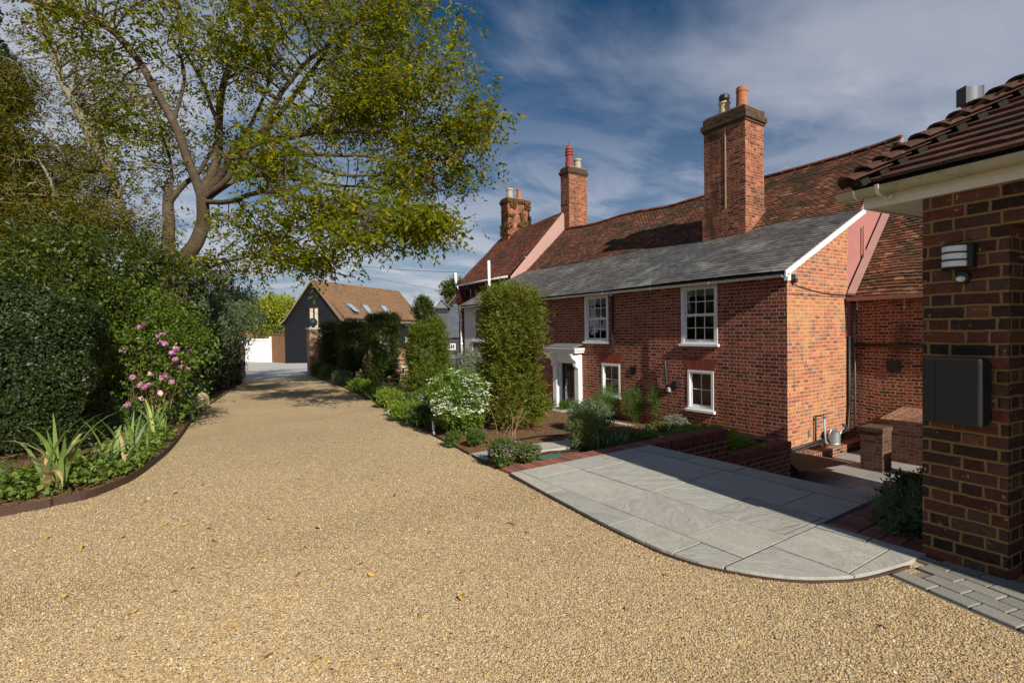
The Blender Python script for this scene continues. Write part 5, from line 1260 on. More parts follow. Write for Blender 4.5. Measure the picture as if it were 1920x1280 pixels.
def spray_quads(O, D, L_, k, size, aspect=.3, splay=.75, sag=.35, nb_up=.5):
    O = np.asarray(O, float); D = unit(np.asarray(D, float)); n = len(O); L_ = L_*(.6+.8*RNG.random((n, 1))); up = np.array([[0, 0, 1.]])
    S = unit(np.cross(D, up+RNG.normal(size=(n, 3))*.5)); out = []
    for j in range(k):
        f = (j+1)/k; sgn = 1 if j % 2 else -1; dj = D.copy(); dj[:, 2] -= sag*f; dj = unit(dj)
        P = O + dj*L_*f; ld = unit(dj*(1-splay*.6) + S*sgn*(splay if j < k-1 else 0) + RNG.normal(size=(n, 3))*.16); ld[:, 2] -= sag*.3; ld = unit(ld)
        N_ = unit(np.cross(ld, np.cross(up*nb_up+RNG.normal(size=(n, 3))*.45, ld))+1e-6); s = np.cross(N_, ld); sz = size*(.65+.6*RNG.random((n, 1)))*(1-.25*f); w = sz*aspect*.5
        C = P + ld*sz*.5; out.append(np.stack([C-ld*sz*.5, C+s*w-ld*sz*.06+N_*w*.25, C+ld*sz*.5, C-s*w-ld*sz*.06+N_*w*.25], axis=1))
    return np.concatenate(out)
def box_shell(c, hx, hy, hz, n, depth=.12, amp=.12, rot=0., nsc=1.6, taper=0., rnd=.35):
    """random points near the surface of a clipped (rounded box) plant, centre c, half sizes"""
    a = np.array([hy*hz, hx*hz, hx*hy*.9]); a = a/a.sum(); k = RNG.choice(3, n, p=a); sg = RNG.choice([-1., 1.], n); u = RNG.random((n, 3))*2-1
    sg = np.where((k == 2) & (RNG.random(n) < .85), 1., sg)
    for i in range(3): u[k == i, i] = sg[k == i]
    nr = np.zeros((n, 3)); nr[np.arange(n), k] = sg
    # round the corners
    q = np.abs(u)**4; f = 1/np.maximum(1., (q.sum(1))**.25)**(rnd*2); P = u*f[:, None]; nr = unit(nr*.6+P*.6)
    H = np.array([hx, hy, hz]); D = -np.abs(RNG.normal(size=n))*depth
    W = P*H
    if taper: W[:, :2] *= (1-taper*(P[:, 2:3]+1)/2)
    nz = fnoise(W+np.array(c), nsc, 3.1)*amp*1.6 + fnoise(W+np.array(c), nsc*3.1, 7.7)*amp*.7
    W = W + nr*(nz+D)[:, None]
    cr, sr = math.cos(rot), math.sin(rot); Rm = np.array([[cr, -sr, 0], [sr, cr, 0], [0, 0, 1]])
    return W@Rm.T + np.array(c), nr@Rm.T
def core_quads(c, hx, hy, hz, rot=0., s=.78, taper=0.):
    """inner leaf mass made of big crossed leaves so that light cannot pass"""
    P, nr = box_shell(c, hx*s, hy*s, hz*s, int(260*max(.4, hx*hy+hy*hz+hx*hz)), .06, .05, rot, taper=taper)
    return leaf_quads(P, .26, nr, .8, 1.0)
def clipped(name, label, cat, c, hx, hy, hz, n, size, mat, rot=0., amp=.1, depth=.1, group=None, taper=0., aspect=.4, stem=True, droop=0., extra=None, core=.78, up=0., spray=None, rnd=.35):
    base = Vector((c[0], c[1], c[2]-hz)); t = thing(name, label, cat, tuple(base), group)
    P, nr = box_shell(c, hx, hy, hz, n, depth, amp, rot, taper=taper, rnd=rnd); nr = nr + np.array([0, 0, up])
    if spray: V = spray_quads(P, nr*.55+np.array([[0, 0, up]])+RNG.normal(size=P.shape)*.45, spray[0], spray[1], size, aspect, .6, spray[2])
    else: V = leaf_quads(P, size, nr, .5, aspect, droop)
    Vs = [V, core_quads(c, hx, hy, hz, rot, core, taper)]
    if extra is not None: Vs.append(extra)
    fast_quads('foliage', np.concatenate(Vs), LP[mat], t)
    if stem: MB().tube([base-Vector((0, 0, .1)), base+Vector((.03, .02, hz)), base+Vector((0, 0, hz*1.6))], .05, .02, n=7).build('stem', MT['bark'], t, smooth=True)
    return t
def ell_points(c, r, n, hollow=.5):
    u = unit(RNG.normal(size=(n, 3))); rad = (hollow + (1-hollow)*RNG.random(n)**.6)[:, None]; return np.array(c)+u*rad*np.array(r), u
def tubes_obj(name, paths, mat, parent, n=5):
    b = MB()
    for pts, r0, r1 in paths: b.tube(pts, r0, r1, n=n, cap=False)
    return b.build(name, mat, parent, smooth=True, uv=False)
def sm(pts, sub=5):
    P = []; n = len(pts)
    for i in range(n-1):
        p0, p1, p2, p3 = pts[max(0, i-1)], pts[i], pts[i+1], pts[min(n-1, i+2)]
        for k in range(sub):
            t = k/sub; P.append(.5*((2*p1)+(p2-p0)*t+(2*p0-5*p1+4*p2-p3)*t*t+(3*p1-p0-3*p2+p3)*t*t*t))
    P.append(pts[-1]); return P

def big_tree(name, label, base, limbs, zones, leaf, leafsize, nper, bough_n, clus_n, bark, spread=.24, hole=.0, droop=.8, clampz=None, twig_r=.010, limb_k=1., gap=.42):
    t = thing(name, label, 'tree', tuple(base)); trunk = []; samp = []; wr = []
    for pts, r0, r1 in limbs:
        r0, r1 = r0*limb_k, r1*limb_k
        P = sm([Vector(p) for p in pts], 5); k = len(P)
        for i, p in enumerate(P):
            f = i/(k-1); rr = r0+(r1-r0)*f
            P[i] = p + Vector((noise.noise(p*1.3+Vector((3, 1, 7))), noise.noise(p*1.3+Vector((9, 5, 2))), noise.noise(p*1.3)))*min(.16, .05+rr*.5)
            if i > 1: samp.append(tuple(P[i])); wr.append(rr)
        trunk.append((P, r0, r1))
    tubes_obj('trunk', trunk, MT[bark], t, n=9)
    samp = np.array(samp)
    Z = []
    tot = sum(z[2] for z in zones)
    for c, r, w in zones:
        P, _ = ell_points(c, r, int(clus_n*w/tot/(1-gap)), .15); Z.append(P)
    Z = np.concatenate(Z)
    nz = fnoise(Z, .8, 2.2)+.8*fnoise(Z, 1.9, 5.5); Z = Z[nz > np.quantile(nz, gap)]
    if clampz is not None: Z = Z[Z[:, 2] > clampz]
    RNG.shuffle(Z); B = Z[:bough_n]; paths = []; bs = []
    for p in B:
        i = int(np.argmin(((samp-p)**2).sum(1) + RNG.random(len(samp))*.5)); a = Vector(samp[i]); q = Vector(p); L_ = (q-a).length
        m1 = a.lerp(q, .35)+Vector((0, 0, .10*L_))+Vector(RNG.normal(size=3)*.06*L_); m2 = a.lerp(q, .7)+Vector((0, 0, .10*L_))+Vector(RNG.normal(size=3)*.06*L_)
        P = sm([a, m1, m2, q], 3); paths.append((P, min(wr[i]*.5, .012+.012*L_), .007)); bs += [tuple(x) for x in P[2:]]
    bs = np.array(bs)
    for p in Z[bough_n:]:
        i = int(np.argmin(((bs-p)**2).sum(1))); a = Vector(bs[i]); q = Vector(p)
        if (q-a).length > 1.3: continue
        m_ = a.lerp(q, .5)+Vector((0, 0, .07*(q-a).length)); paths.append(([a, m_, q], twig_r*.8, twig_r*.35))
    br = MB()
    for P, r0, r1 in paths: br.tube(P, r0, r1, n=4, cap=False)
    br.build('branches', MT[bark], t, smooth=True, uv=False)
    m_ = len(Z); nsp = max(1, nper//7); C = np.repeat(Z, nsp, axis=0) + RNG.normal(size=(m_*nsp, 3))*np.array([spread, spread, spread*.55])
    if clampz is not None: C[:, 2] = np.maximum(C[:, 2], clampz-.2)
    up = np.tile(np.array([[0, 0, 1.]]), (len(C), 1))
    Dv = RNG.normal(size=C.shape)*np.array([1, 1, .45]); Dv[:, 2] -= droop*.25
    fast_quads('crown', spray_quads(C, Dv, leafsize*2.6, 7, leafsize, .40, .8, droop*.5), LP[leaf], t)
    return t

# ================================================================ THE WALNUT TREE OVER THE DRIVE
def A_(px, py, d): return at(px, py, d)
TB = G(330, 765); TB = at(335, 640, 13.2); TB.z = drive(TB.y)
limbs = [
 ([TB, A_(330, 560, 13.2), A_(326, 510, 13.2), A_(335, 470, 13.2)], .36, .27),
 ([A_(326, 512, 13.2), A_(318, 450, 13.2), A_(319, 400, 13.2), A_(319, 358, 13.2)], .22, .14),
 ([A_(330, 500, 13.2), A_(362, 455, 13.0), A_(381, 410, 12.9), A_(383, 370, 12.8)], .24, .17),
 ([A_(383, 375, 12.8), A_(350, 300, 12.6), A_(325, 225, 12.3), A_(280, 150, 12.0), A_(240, 85, 11.7), A_(190, 48, 11.4), A_(120, 14, 11.2), A_(30, -10, 11)], .145, .05),
 ([A_(320, 385, 13.2), A_(345, 345, 13.1), A_(375, 320, 13.1), A_(410, 255, 13.2)], .10, .05),
 ([A_(383, 372, 12.8), A_(405, 300, 12.9), A_(412, 235, 12.9), A_(425, 150, 12.9), A_(450, 90, 12.8), A_(480, 20, 12.7), A_(500, -60, 12.6)], .15, .04),
 ([A_(412, 235, 12.9), A_(385, 160, 13.0), A_(345, 90, 13.2), A_(330, 0, 13.4), A_(320, -80, 13.6)], .07, .03),
 ([A_(383, 372, 12.8), A_(432, 300, 12.4), A_(480, 270, 12.1), A_(560, 250, 11.8), A_(640, 246, 11.5), A_(720, 250, 11.2), A_(800, 275, 11.0), A_(860, 300, 10.9)], .125, .025),
 ([A_(560, 250, 11.8), A_(640, 220, 11.6), A_(690, 180, 11.4), A_(760, 150, 11.2), A_(840, 150, 11.0)], .07, .02),
 ([A_(480, 272, 12.1), A_(520, 190, 12.2), A_(580, 110, 12.2), A_(660, 50, 12.1), A_(740, 0, 12.0)], .09, .03),
 ([A_(383, 380, 12.8), A_(440, 340, 13.2), A_(520, 330, 13.5), A_(600, 345, 13.7), A_(680, 350, 13.9), A_(760, 370, 14)], .09, .02),
 ([A_(390, 378, 12.8), A_(440, 372, 11.6), A_(500, 360, 10.6), A_(560, 370, 9.8), A_(650, 398, 8.9), A_(740, 415, 8.5), A_(810, 420, 8.4)], .08, .015),
 ([A_(340, 525, 13.2), A_(400, 500, 12.4), A_(450, 485, 11.6), A_(520, 488, 10.8), A_(600, 505, 10.3), A_(660, 520, 10.1)], .05, .012),
 ([A_(319, 362, 13.2), A_(322, 310, 13.3), A_(300, 240, 13.6), A_(280, 180, 13.9)], .06, .02),
 ([A_(383, 372, 12.8), A_(425, 330, 12.6), A_(480, 270, 12.6), A_(545, 190, 12.5), A_(600, 110, 12.4), A_(640, 40, 12.3), A_(660, -40, 12.2)], .11, .03),
 ([A_(432, 300, 12.4), A_(530, 292, 11.6), A_(640, 290, 11.0), A_(740, 305, 10.8), A_(850, 345, 10.6)], .075, .015),
 ([A_(520, 262, 12.0), A_(600, 318, 11.4), A_(690, 330, 11.2), A_(780, 320, 11.0), A_(870, 250, 10.9)], .055, .015),
 ([A_(405, 300, 12.9), A_(470, 240, 13.2), A_(500, 160, 13.4), A_(510, 70, 13.5), A_(505, 0, 13.6)], .07, .02),
 ([A_(325, 225, 12.3), A_(345, 150, 12.4), A_(330, 80, 12.6), A_(290, 10, 12.8)], .06, .02),
 ([A_(425, 150, 12.9), A_(470, 120, 13.6), A_(540, 60, 14.2), A_(600, -10, 14.6)], .06, .02),
]
def Zp(px, py, d, rx, rz, ry, w): c = at(px, py, d); return (tuple(c), (rx, ry, rz), w)
zones = [Zp(560, 70, 12, 2.4, 1.6, 2.0, 2.2), Zp(750, 70, 11.6, 1.5, 1.3, 1.6, 1.6), Zp(815, 190, 11.2, 1.45, 1.0, 1.4, 1.5), Zp(640, 200, 11.8, 2.0, .95, 1.8, 1.6), Zp(790, 330, 11.2, 1.35, .9, 1.3, 1.25),
 Zp(800, 405, 11.2, .75, .5, .9, .5), Zp(600, 390, 9.4, 1.40, .44, 1.3, 1.0), Zp(710, 428, 8.4, .85, .32, .9, .75), Zp(800, 405, 8.8, .5, .3, .7, .35), Zp(560, 478, 9.8, 1.4, .28, 1.2, .55), Zp(665, 505, 10.2, .6, .17, .7, .18), Zp(450, 430, 11.6, 1.1, .55, 1.3, .5), Zp(410, 490, 12.2, 1.1, .40, 1.2, .34), Zp(520, 300, 10.6, 1.2, .6, 1.2, .5),
 Zp(380, 40, 12.2, 2.0, .9, 1.8, .85), Zp(170, 40, 11.4, 1.7, .8, 1.5, .8), Zp(290, 250, 13.0, 1.5, 1.6, 1.7, .75), Zp(430, 200, 13.0, 1.2, 1.6, 1.6, .8), Zp(860, 330, 11.0, .6, .7, .8, .4), Zp(500, -110, 12.2, 4.2, 1.3, 2.6, 1.7), Zp(840, 110, 11.2, .7, .8, .9, .45), Zp(890, 230, 11.1, .55, .5, .7, .28)]
big_tree('walnut_tree', 'large spreading tree with yellowing leaves arching over the gravel drive', TB, limbs, zones, 'walnut', .14, 28, 540, 2300, 'barkdark', spread=.20, limb_k=.8, gap=.58)

# pale slanting tree behind it
b0 = at(250, 640, 16.5); b0.z = -.2
limbs = [([b0, A_(245, 480, 16.5), A_(215, 350, 16.4), A_(165, 250, 16.2), A_(110, 130, 16), A_(70, 20, 16), A_(40, -80, 16)], .20, .05),
         ([A_(235, 420, 16.5), A_(205, 300, 16.9), A_(150, 180, 17.1), A_(130, 60, 17.3)], .12, .04), ([A_(215, 350, 16.4), A_(140, 290, 16), A_(60, 240, 15.6)], .06, .02), ([A_(110, 130, 16), A_(88, 80, 16.3), A_(85, 0, 16.6)], .07, .03)]
zones = [Zp(120, 120, 16.4, 2.2, 2.0, 1.8, 1), Zp(200, 330, 16.4, 2.4, 1.8, 1.8, 1.3), Zp(90, 330, 16, 2.2, 1.6, 1.5, 1.2), Zp(240, 180, 16.6, 1.6, 1.8, 1.5, .7)]
big_tree('slender_tree', 'slender pale-barked tree leaning left behind the big tree', b0, limbs, zones, 'autumn', .12, 21, 240, 900, 'barkpale', spread=.26, gap=.5)
# dense shrubby tree above the hedge, far left
b0 = at(60, 640, 10.5); b0.z = 0
limbs = [([b0, A_(70, 520, 10.5), A_(60, 420, 10.5), A_(30, 330, 10.5), A_(10, 260, 10.5)], .12, .03), ([A_(70, 520, 10.5), A_(130, 430, 10.5), A_(180, 390, 10.6)], .07, .02), ([A_(60, 450, 10.5), A_(100, 370, 10.3), A_(75, 300, 10.2)], .06, .02)]
zones = [Zp(30, 300, 10.5, .95, 1.2, 1.0, 1.2), Zp(10, 170, 10.6, .55, .7, .8, .5), Zp(60, 410, 10.4, 1.6, .8, 1.2, 1.3), Zp(190, 430, 10.2, 1.3, .65, 1.1, 1.0), Zp(-60, 380, 10.3, 1.2, 1.4, 1.2, .8)]
big_tree('autumn_tree', 'bushy tree turning yellow and orange at the far left', b0, limbs, zones, 'autumn', .085, 35, 160, 1500, 'barkpale', spread=.18)
# tall dark conifer at the left edge
def conifer():
    b0 = at(-40, 640, 13.0); b0.z = 0; t = thing('conifer_tree', 'tall dark conifer at the extreme left behind the autumn leaves', 'tree', tuple(b0)); MB().tube([b0, b0+Vector((0, 0, 11))], .22, .04, n=8).build('trunk', MT['bark'], t, smooth=True)
    n = 26000; z = RNG.random(n)**.9*10.8+.4; rad = (1.55*(1-z/12.5)+.15)*(.55+.5*RNG.random(n)**.5); a = RNG.random(n)*2*math.pi
    P = np.column_stack((b0.x+rad*np.cos(a), b0.y+rad*np.sin(a), b0.z+z)); P += np.column_stack((np.cos(a), np.sin(a), 0*a))*(fnoise(P, 1.4)*.55)[:, None]
    nr = np.column_stack((np.cos(a), np.sin(a), 0*a+.3)); fast_quads('crown', leaf_quads(P, .17, nr, .6, .35, .4), LP['conifer'], t)
conifer()
# shrub with bright leaves between the hedge and the rose
def loose_shrub(name, label, cat, c, r, n, size, mat, stems=14, hollow=.35, group=None, aspect=.45, droop=.2, base=None, bark='twig', clus=0, extra=None, nb=.4):
    c = Vector(c); base = Vector(base) if base else Vector((c.x, c.y, c.z-r[2])); t = thing(name, label, cat, tuple(base), group)
    if clus:
        C, _ = ell_points(c, r, clus, hollow); k = n//clus; P = np.repeat(C, k, axis=0)+RNG.normal(size=(clus*k, 3))*min(r)*.16; nr = P-np.array(c)
    else: P, nr = ell_points(c, r, n, hollow)
    cc = np.array(c); P = cc+(P-cc)*(1+.42*fnoise(P, 1.5/max(.3, min(r)), 4.4)+.22*fnoise(P, 4.5/max(.3, min(r)), 1.4))[:, None]
    P[:, 2] = np.maximum(P[:, 2], base.z+.01)
    keep = fnoise(P, 2.2/max(.3, min(r))) > -.28; P = P[keep]; nr = nr[keep] if len(nr) == len(keep) else nr
    paths = []
    for i in range(stems):
        p = Vector(P[int(RNG.integers(len(P)))]); a = base+Vector((float(RNG.normal())*r[0]*.12, float(RNG.normal())*r[1]*.12, -.03)); mid = a.lerp(p, .5)+Vector((0, 0, (p-a).length*.12)); paths.append((sm([a, mid, p], 3), .004+.006*min(1.5, r[2]), .002))
    tubes_obj('stems', paths, MT[bark], t, n=4)
    ns = max(4, int(n*.40/9)); u_ = unit(RNG.normal(size=(ns, 3))); u_[:, 2] = np.abs(u_[:, 2])*.9+.1; So = cc+u_*np.array(r)*(.62+.25*RNG.random((ns, 1))); So[:, 2] = np.maximum(So[:, 2], base.z+.02)
    SV = spray_quads(So, u_*.8+np.array([[0, 0, .7-droop*.6]])+RNG.normal(size=(ns, 3))*.3, .30*min(r[0], r[2])+size, 9, size, aspect, .7, droop*.6)
    fast_quads('foliage', np.concatenate([leaf_quads(P[:int(len(P)*.75)], size, (nr+np.array([0, 0, .5]))[:int(len(P)*.75)], nb, aspect, droop), SV]), LP[mat], t)
    if extra: extra(t, P)
    return t
# ================================================================ LEFT HEDGES AND BED
def hedge_line(name, label, p, q, th, h, n, size, mat, amp=.10, sink=0., **k):
    p, q = Vector(p), Vector(q); d = q-p; d.z = 0; L_ = d.length; d.normalize(); nn = Vector((-d.y, d.x, 0)); 
    if nn.x > 0: nn = -nn
    c = (p+q)/2 + nn*th/2; z = min(p.z, q.z); return clipped(name, label, 'hedge', (c.x, c.y, z+h/2), L_/2, th/2, h/2, n, size, mat, rot=math.atan2(d.y, d.x), amp=amp, **k)
ha, hb = at(-330, 900, 5.3), at(196, 900, 6.75); ha.z = hb.z = 0.0
hedge_line('clipped_hedge', 'big glossy green hedge filling the left foreground behind the irises', ha, hb, 1.5, 2.25, 74000, .042, 'hedge', amp=.14, depth=.09, aspect=.5)
h2a, h2b = at(372, 760, 11.3), at(418, 730, 15.5); h2a.z = drive(h2a.y); h2b.z = drive(h2b.y)
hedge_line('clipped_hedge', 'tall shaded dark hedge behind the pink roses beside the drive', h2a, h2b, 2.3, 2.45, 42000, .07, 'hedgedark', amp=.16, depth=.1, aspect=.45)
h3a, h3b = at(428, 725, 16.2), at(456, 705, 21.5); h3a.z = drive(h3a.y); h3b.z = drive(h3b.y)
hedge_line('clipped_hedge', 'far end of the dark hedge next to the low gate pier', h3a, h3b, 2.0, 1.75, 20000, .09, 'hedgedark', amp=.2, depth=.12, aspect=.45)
c = at(428, 610, 17.0); loose_shrub('olive_tree', 'drooping grey-green tree rising over the far hedge', 'tree', c, (1.0, 1.3, 1.0), 11000, .10, 'shrubgreen' if False else 'sage', stems=16, base=(c.x-.2, c.y, drive(c.y)), droop=.9, clus=240, aspect=.3, bark='bark')
c = at(345, 575, 17.5); loose_shrub('evergreen_tree', 'dark pointed evergreen behind the shaded hedge', 'tree', c, (2.2, 1.6, 1.1), 16000, .12, 'conifer', stems=10, base=(c.x, c.y, 0), droop=.3, clus=260, aspect=.3, bark='bark')
c = at(165, 520, 8.6); loose_shrub('green_shrub', 'fresh green shrub with round yellow fruit above the hedge', 'shrub', c, (1.55, .9, .75), 15000, .075, 'shrubgreen', stems=26, base=(c.x, c.y, 0), clus=330, droop=.5)
c = at(60, 560, 7.6); loose_shrub('green_shrub', 'loose leafy shrub topping the hedge at the left edge', 'shrub', c, (1.3, .6, .45), 9000, .07, 'shrubgreen', stems=16, base=(c.x, c.y, 1.2), clus=220, droop=.5)
# pink rose bush
def rose():
    c = at(272, 668, 8.6); base = Vector((c.x, c.y, 0)); 
    def flowers(t, P):
        spots = [(297, 630), (301, 642), (309, 644), (232, 657), (323, 661), (330, 654), (354, 658), (329, 673), (339, 688), (347, 695), (282, 701), (248, 708), (304, 708), (321, 716), (262, 721), (272, 725), (356, 721), (300, 737), (339, 737), (265, 747), (239, 759), (262, 612), (270, 608)]
        for i, (x, y) in enumerate(spots):
            p = at(x, y, 8.05 + .25*math.sin(i*2.1) + (.9 if x > 335 else 0)); n = 46; u = unit(RNG.normal(size=(n, 3))); Q = np.array(p)+u*.036*(RNG.random(n)**.5)[:, None]
            if i % 3 == 0: Q[:n//2] += np.array([.05, .03, .03])
            fast_quads('blossom', leaf_quads(Q, .036, u, .5, .9), MT['palepetal'] if i in (10, 17, 19, 9) else MT['pinkpetal'], t)
            a = base+Vector((random.uniform(-.3, .3), random.uniform(-.3, .3), .2)); MB().tube(sm([a, a.lerp(p, .6)+Vector((0, 0, .25)), p], 4), .006, .003, n=4, cap=False).build('stem', MT['twig'], t, uv=False)
    t = loose_shrub('rose_bush', 'tangled rose bush with pink blossoms between the two hedges', 'rose bush', c, (.92, .7, 1.15), 12500, .062, 'rose', stems=46, base=base, clus=520, aspect=.6, extra=flowers, bark='twigdry', hollow=.2)
rose()
def blades(name, label, cat, base, n, length, width, mat, lean=.7, droop=.5, group=None, seed=1, dry=0, spreadr=.08, fan=None):
    rs = random.Random(seed); base = Vector(base); t = thing(name, label, cat, tuple(base), group)
    for part, cnt, mt in (('blades', n-dry, mat), ('dry_blades', dry, 'bladedry')):
        if cnt <= 0: continue
        Q = []
        for i in range(cnt):
            a = rs.uniform(0, 2*math.pi) if fan is None else fan+rs.gauss(0, .35)*(1 if rs.random() < .5 else -1); L_ = length*rs.uniform(.55, 1.1); ln = lean*rs.uniform(.25, 1.); dr = droop*rs.uniform(.2, 1.3)*(1.6 if part != 'blades' else 1)
            o = base+Vector((rs.gauss(0, spreadr), rs.gauss(0, spreadr), -.01)); dh = Vector((math.cos(a), math.sin(a), 0)); w = width*rs.uniform(.7, 1.2); s = Vector((-dh.y, dh.x, 0)); s = (s*math.cos(rs.uniform(-.9, .9))+dh*.5*rs.uniform(-1, 1)).normalized()
            N_ = 7; prev = None; p = o.copy(); el = math.pi/2-ln*.6
            for k in range(N_+1):
                f = k/N_; ww = w*.5*(1-f**2.2)*(.7+.6*min(1, f*4)) ; pt = (p-s*ww, p+s*ww)
                if prev: Q.append([prev[0], prev[1], pt[1], pt[0]])
                prev = pt; e = el-dr*f*f*2.6; p = p+(dh*math.cos(e)+Vector((0, 0, 1))*math.sin(e))*(L_/N_)
                p.z = max(p.z, base.z+.012)
        b = MB(); 
        # weld each blade into one strip
        k = 0
        V = []; F = []
        for q in Q:
            for v in q: V.append(tuple(v))
        b.v = V; b.f = [(4*i, 4*i+1, 4*i+2, 4*i+3) for i in range(len(Q))]
        o = b.build(part, LP[mt], t, uv=False)
        bmx = bmesh.new(); bmx.from_mesh(o.data); bmesh.ops.remove_doubles(bmx, verts=bmx.verts, dist=1e-5); bmx.to_mesh(o.data); bmx.free()
    return t
def gl(px, py): p = G(px, py); p.z += .05; return p
blades('iris_clump', 'nearest clump of tall arching iris leaves with withered tips by the metal edging', 'plant', gl(108, 925), 22, .86, .046, 'blade', .8, .75, 'iris and daylily clumps', 5, dry=5, spreadr=.07)
blades('iris_clump', 'iris leaves flopping over the metal edging where it curves', 'plant', gl(205, 892), 20, .66, .040, 'blade', 1.0, .8, 'iris and daylily clumps', 8, dry=3)
blades('iris_clump', 'upright short fan of iris leaves in the middle of the left bed', 'plant', gl(238, 866), 18, .62, .038, 'blade', .8, .4, 'iris and daylily clumps', 9)
blades('iris_clump', 'blue-green fan of iris leaves in front of the rose bush', 'plant', gl(232, 822), 42, .95, .05, 'bladeblue', 1.25, .6, 'iris and daylily clumps', 10, spreadr=.12)
blades('iris_clump', 'strappy green leaves beside the blue-green iris fan', 'plant', gl(292, 822), 28, .72, .036, 'blade', 1.1, .6, 'iris and daylily clumps', 11)
blades('iris_clump', 'dark strappy clump at the foot of the shaded hedge', 'plant', gl(338, 786), 46, 1.0, .05, 'bladeblue', 1.3, .75, 'iris and daylily clumps', 12, spreadr=.14, dry=2)
def cover():
    # low geranium carpet: nobody could count the leaves
    P = []
    ctr = [gl(20, 940), gl(80, 928), gl(150, 912), gl(205, 900), gl(245, 880), gl(275, 858), gl(300, 832), gl(180, 890), gl(120, 900), gl(50, 915), gl(0, 925), gl(-60, 940), gl(262, 840), gl(-130, 950), gl(225, 880)]
    for c in ctr:
        n = 330; Q = np.array(c)+RNG.normal(size=(n, 3))*np.array([.22, .22, .0]); Q[:, 2] = c.z+.02+np.abs(RNG.normal(size=n))*.085; P.append(Q)
    P = np.concatenate(P)
    # keep behind the edging
    keep = []
    Lx = [-9, -4]+[p.x for p in LE[:9]]; Ly = [5.7, 5.75]+[p.y for p in LE[:9]]
    for i, p in enumerate(P):
        yb = np.interp(p[0], Lx, Ly)
        if p[1] > yb+.03: keep.append(i)
    P = P[keep]; up = np.tile([[0, -.2, 1.]], (len(P), 1)); o = fast_quads('ground_cover', leaf_quads(P, .05, up, .5, .8, 0, .5), LP['geranium'], loc=tuple(ctr[4])); tag(o, 'low carpet of lobed geranium leaves along the metal edging', 'ground cover', kind='stuff')
cover()
# stones at the foot of the far hedge
p = at(372, 748, 12.6); p.z = drive(p.y); rr = MB()
def rock(c, r, seed):
    bmx = bmesh.new(); bmesh.ops.create_icosphere(bmx, subdivisions=3, radius=1)
    for v in bmx.verts: q = v.co.copy(); v.co = Vector((q.x*r[0], q.y*r[1], q.z*r[2]))*(1+.22*noise.noise(q*1.7+Vector((seed, 0, 0))))
    me = bpy.data.meshes.new('boulder'); bmx.to_mesh(me); bmx.free(); me.materials.append(plain('pale limestone', (.40, .31, .20), .9, 8, .3, .01)); o = bpy.data.objects.new('boulder', me); COL.objects.link(o); o.location = c; return o
tag(rock(at(374, 752, 12.0), (.22, .2, .20), 3), 'pale limestone boulder at the corner of the shaded hedge', 'boulder')

# ================================================================ YEW COLUMNS
YG = 'clipped yew columns in the border'
def yew(px, wpx, ytop, ybase, mat, lab, seed, dep=None, n=2600, size=.062, amp=.10, taper=0., hyk=1., spl=.16):
    p = T(px, ybase); d = (p-EYE).dot(FW); hw = wpx/2*d/960; top = at(px, ytop, d).z; h = top-p.z; c = (p.x+hw*.3, p.y+hw*.5, p.z+h/2)
    return clipped('yew_column', lab, 'clipped yew', c, hw*.86, hw*.86*hyk, h/2-.05, n, size, mat, rot=-HEAD+.35, amp=amp*hw*2.3, depth=.18*hw+.03, group=YG, aspect=.26, core=.68, taper=taper, up=.5, spray=(spl, 11, .25), rnd=.12)
yew(960, 96, 548, 806, 'yewmix', 'largest sunlit yew column with bronze tinged base, nearest the house door', 1, n=4600, taper=.02, size=.078, spl=.20)
yew(800, 80, 612, 752, 'yewlit', 'sunlit bright green yew column with a narrow loose top', 2, n=3000, size=.085, taper=.22, spl=.2)
p = T(795, 752); d = (p-EYE).dot(FW); 
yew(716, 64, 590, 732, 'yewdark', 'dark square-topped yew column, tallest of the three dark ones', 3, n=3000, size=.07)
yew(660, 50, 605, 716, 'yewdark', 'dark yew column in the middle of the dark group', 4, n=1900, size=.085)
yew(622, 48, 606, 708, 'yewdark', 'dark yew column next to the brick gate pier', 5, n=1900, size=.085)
# loose top of the second yew
c = at(795, 605, d+.3); loose_shrub('yew_top', 'narrow unclipped leader of dark yew above the sunlit column', 'yew shoots', c, (.36, .36, .5), 3600, .09, 'yewdark', stems=8, base=(c.x, c.y, c.z-1.2), aspect=.3, droop=0, nb=.3) if False else None
clipped('yew_top', 'narrow unclipped leader of dark yew above the sunlit column', 'yew shoots', tuple(c), .23, .23, .46, 900, .07, 'yewdark', amp=.12, depth=.06, spray=(.15, 10, .1), up=.9, stem=False, aspect=.26, taper=.5)

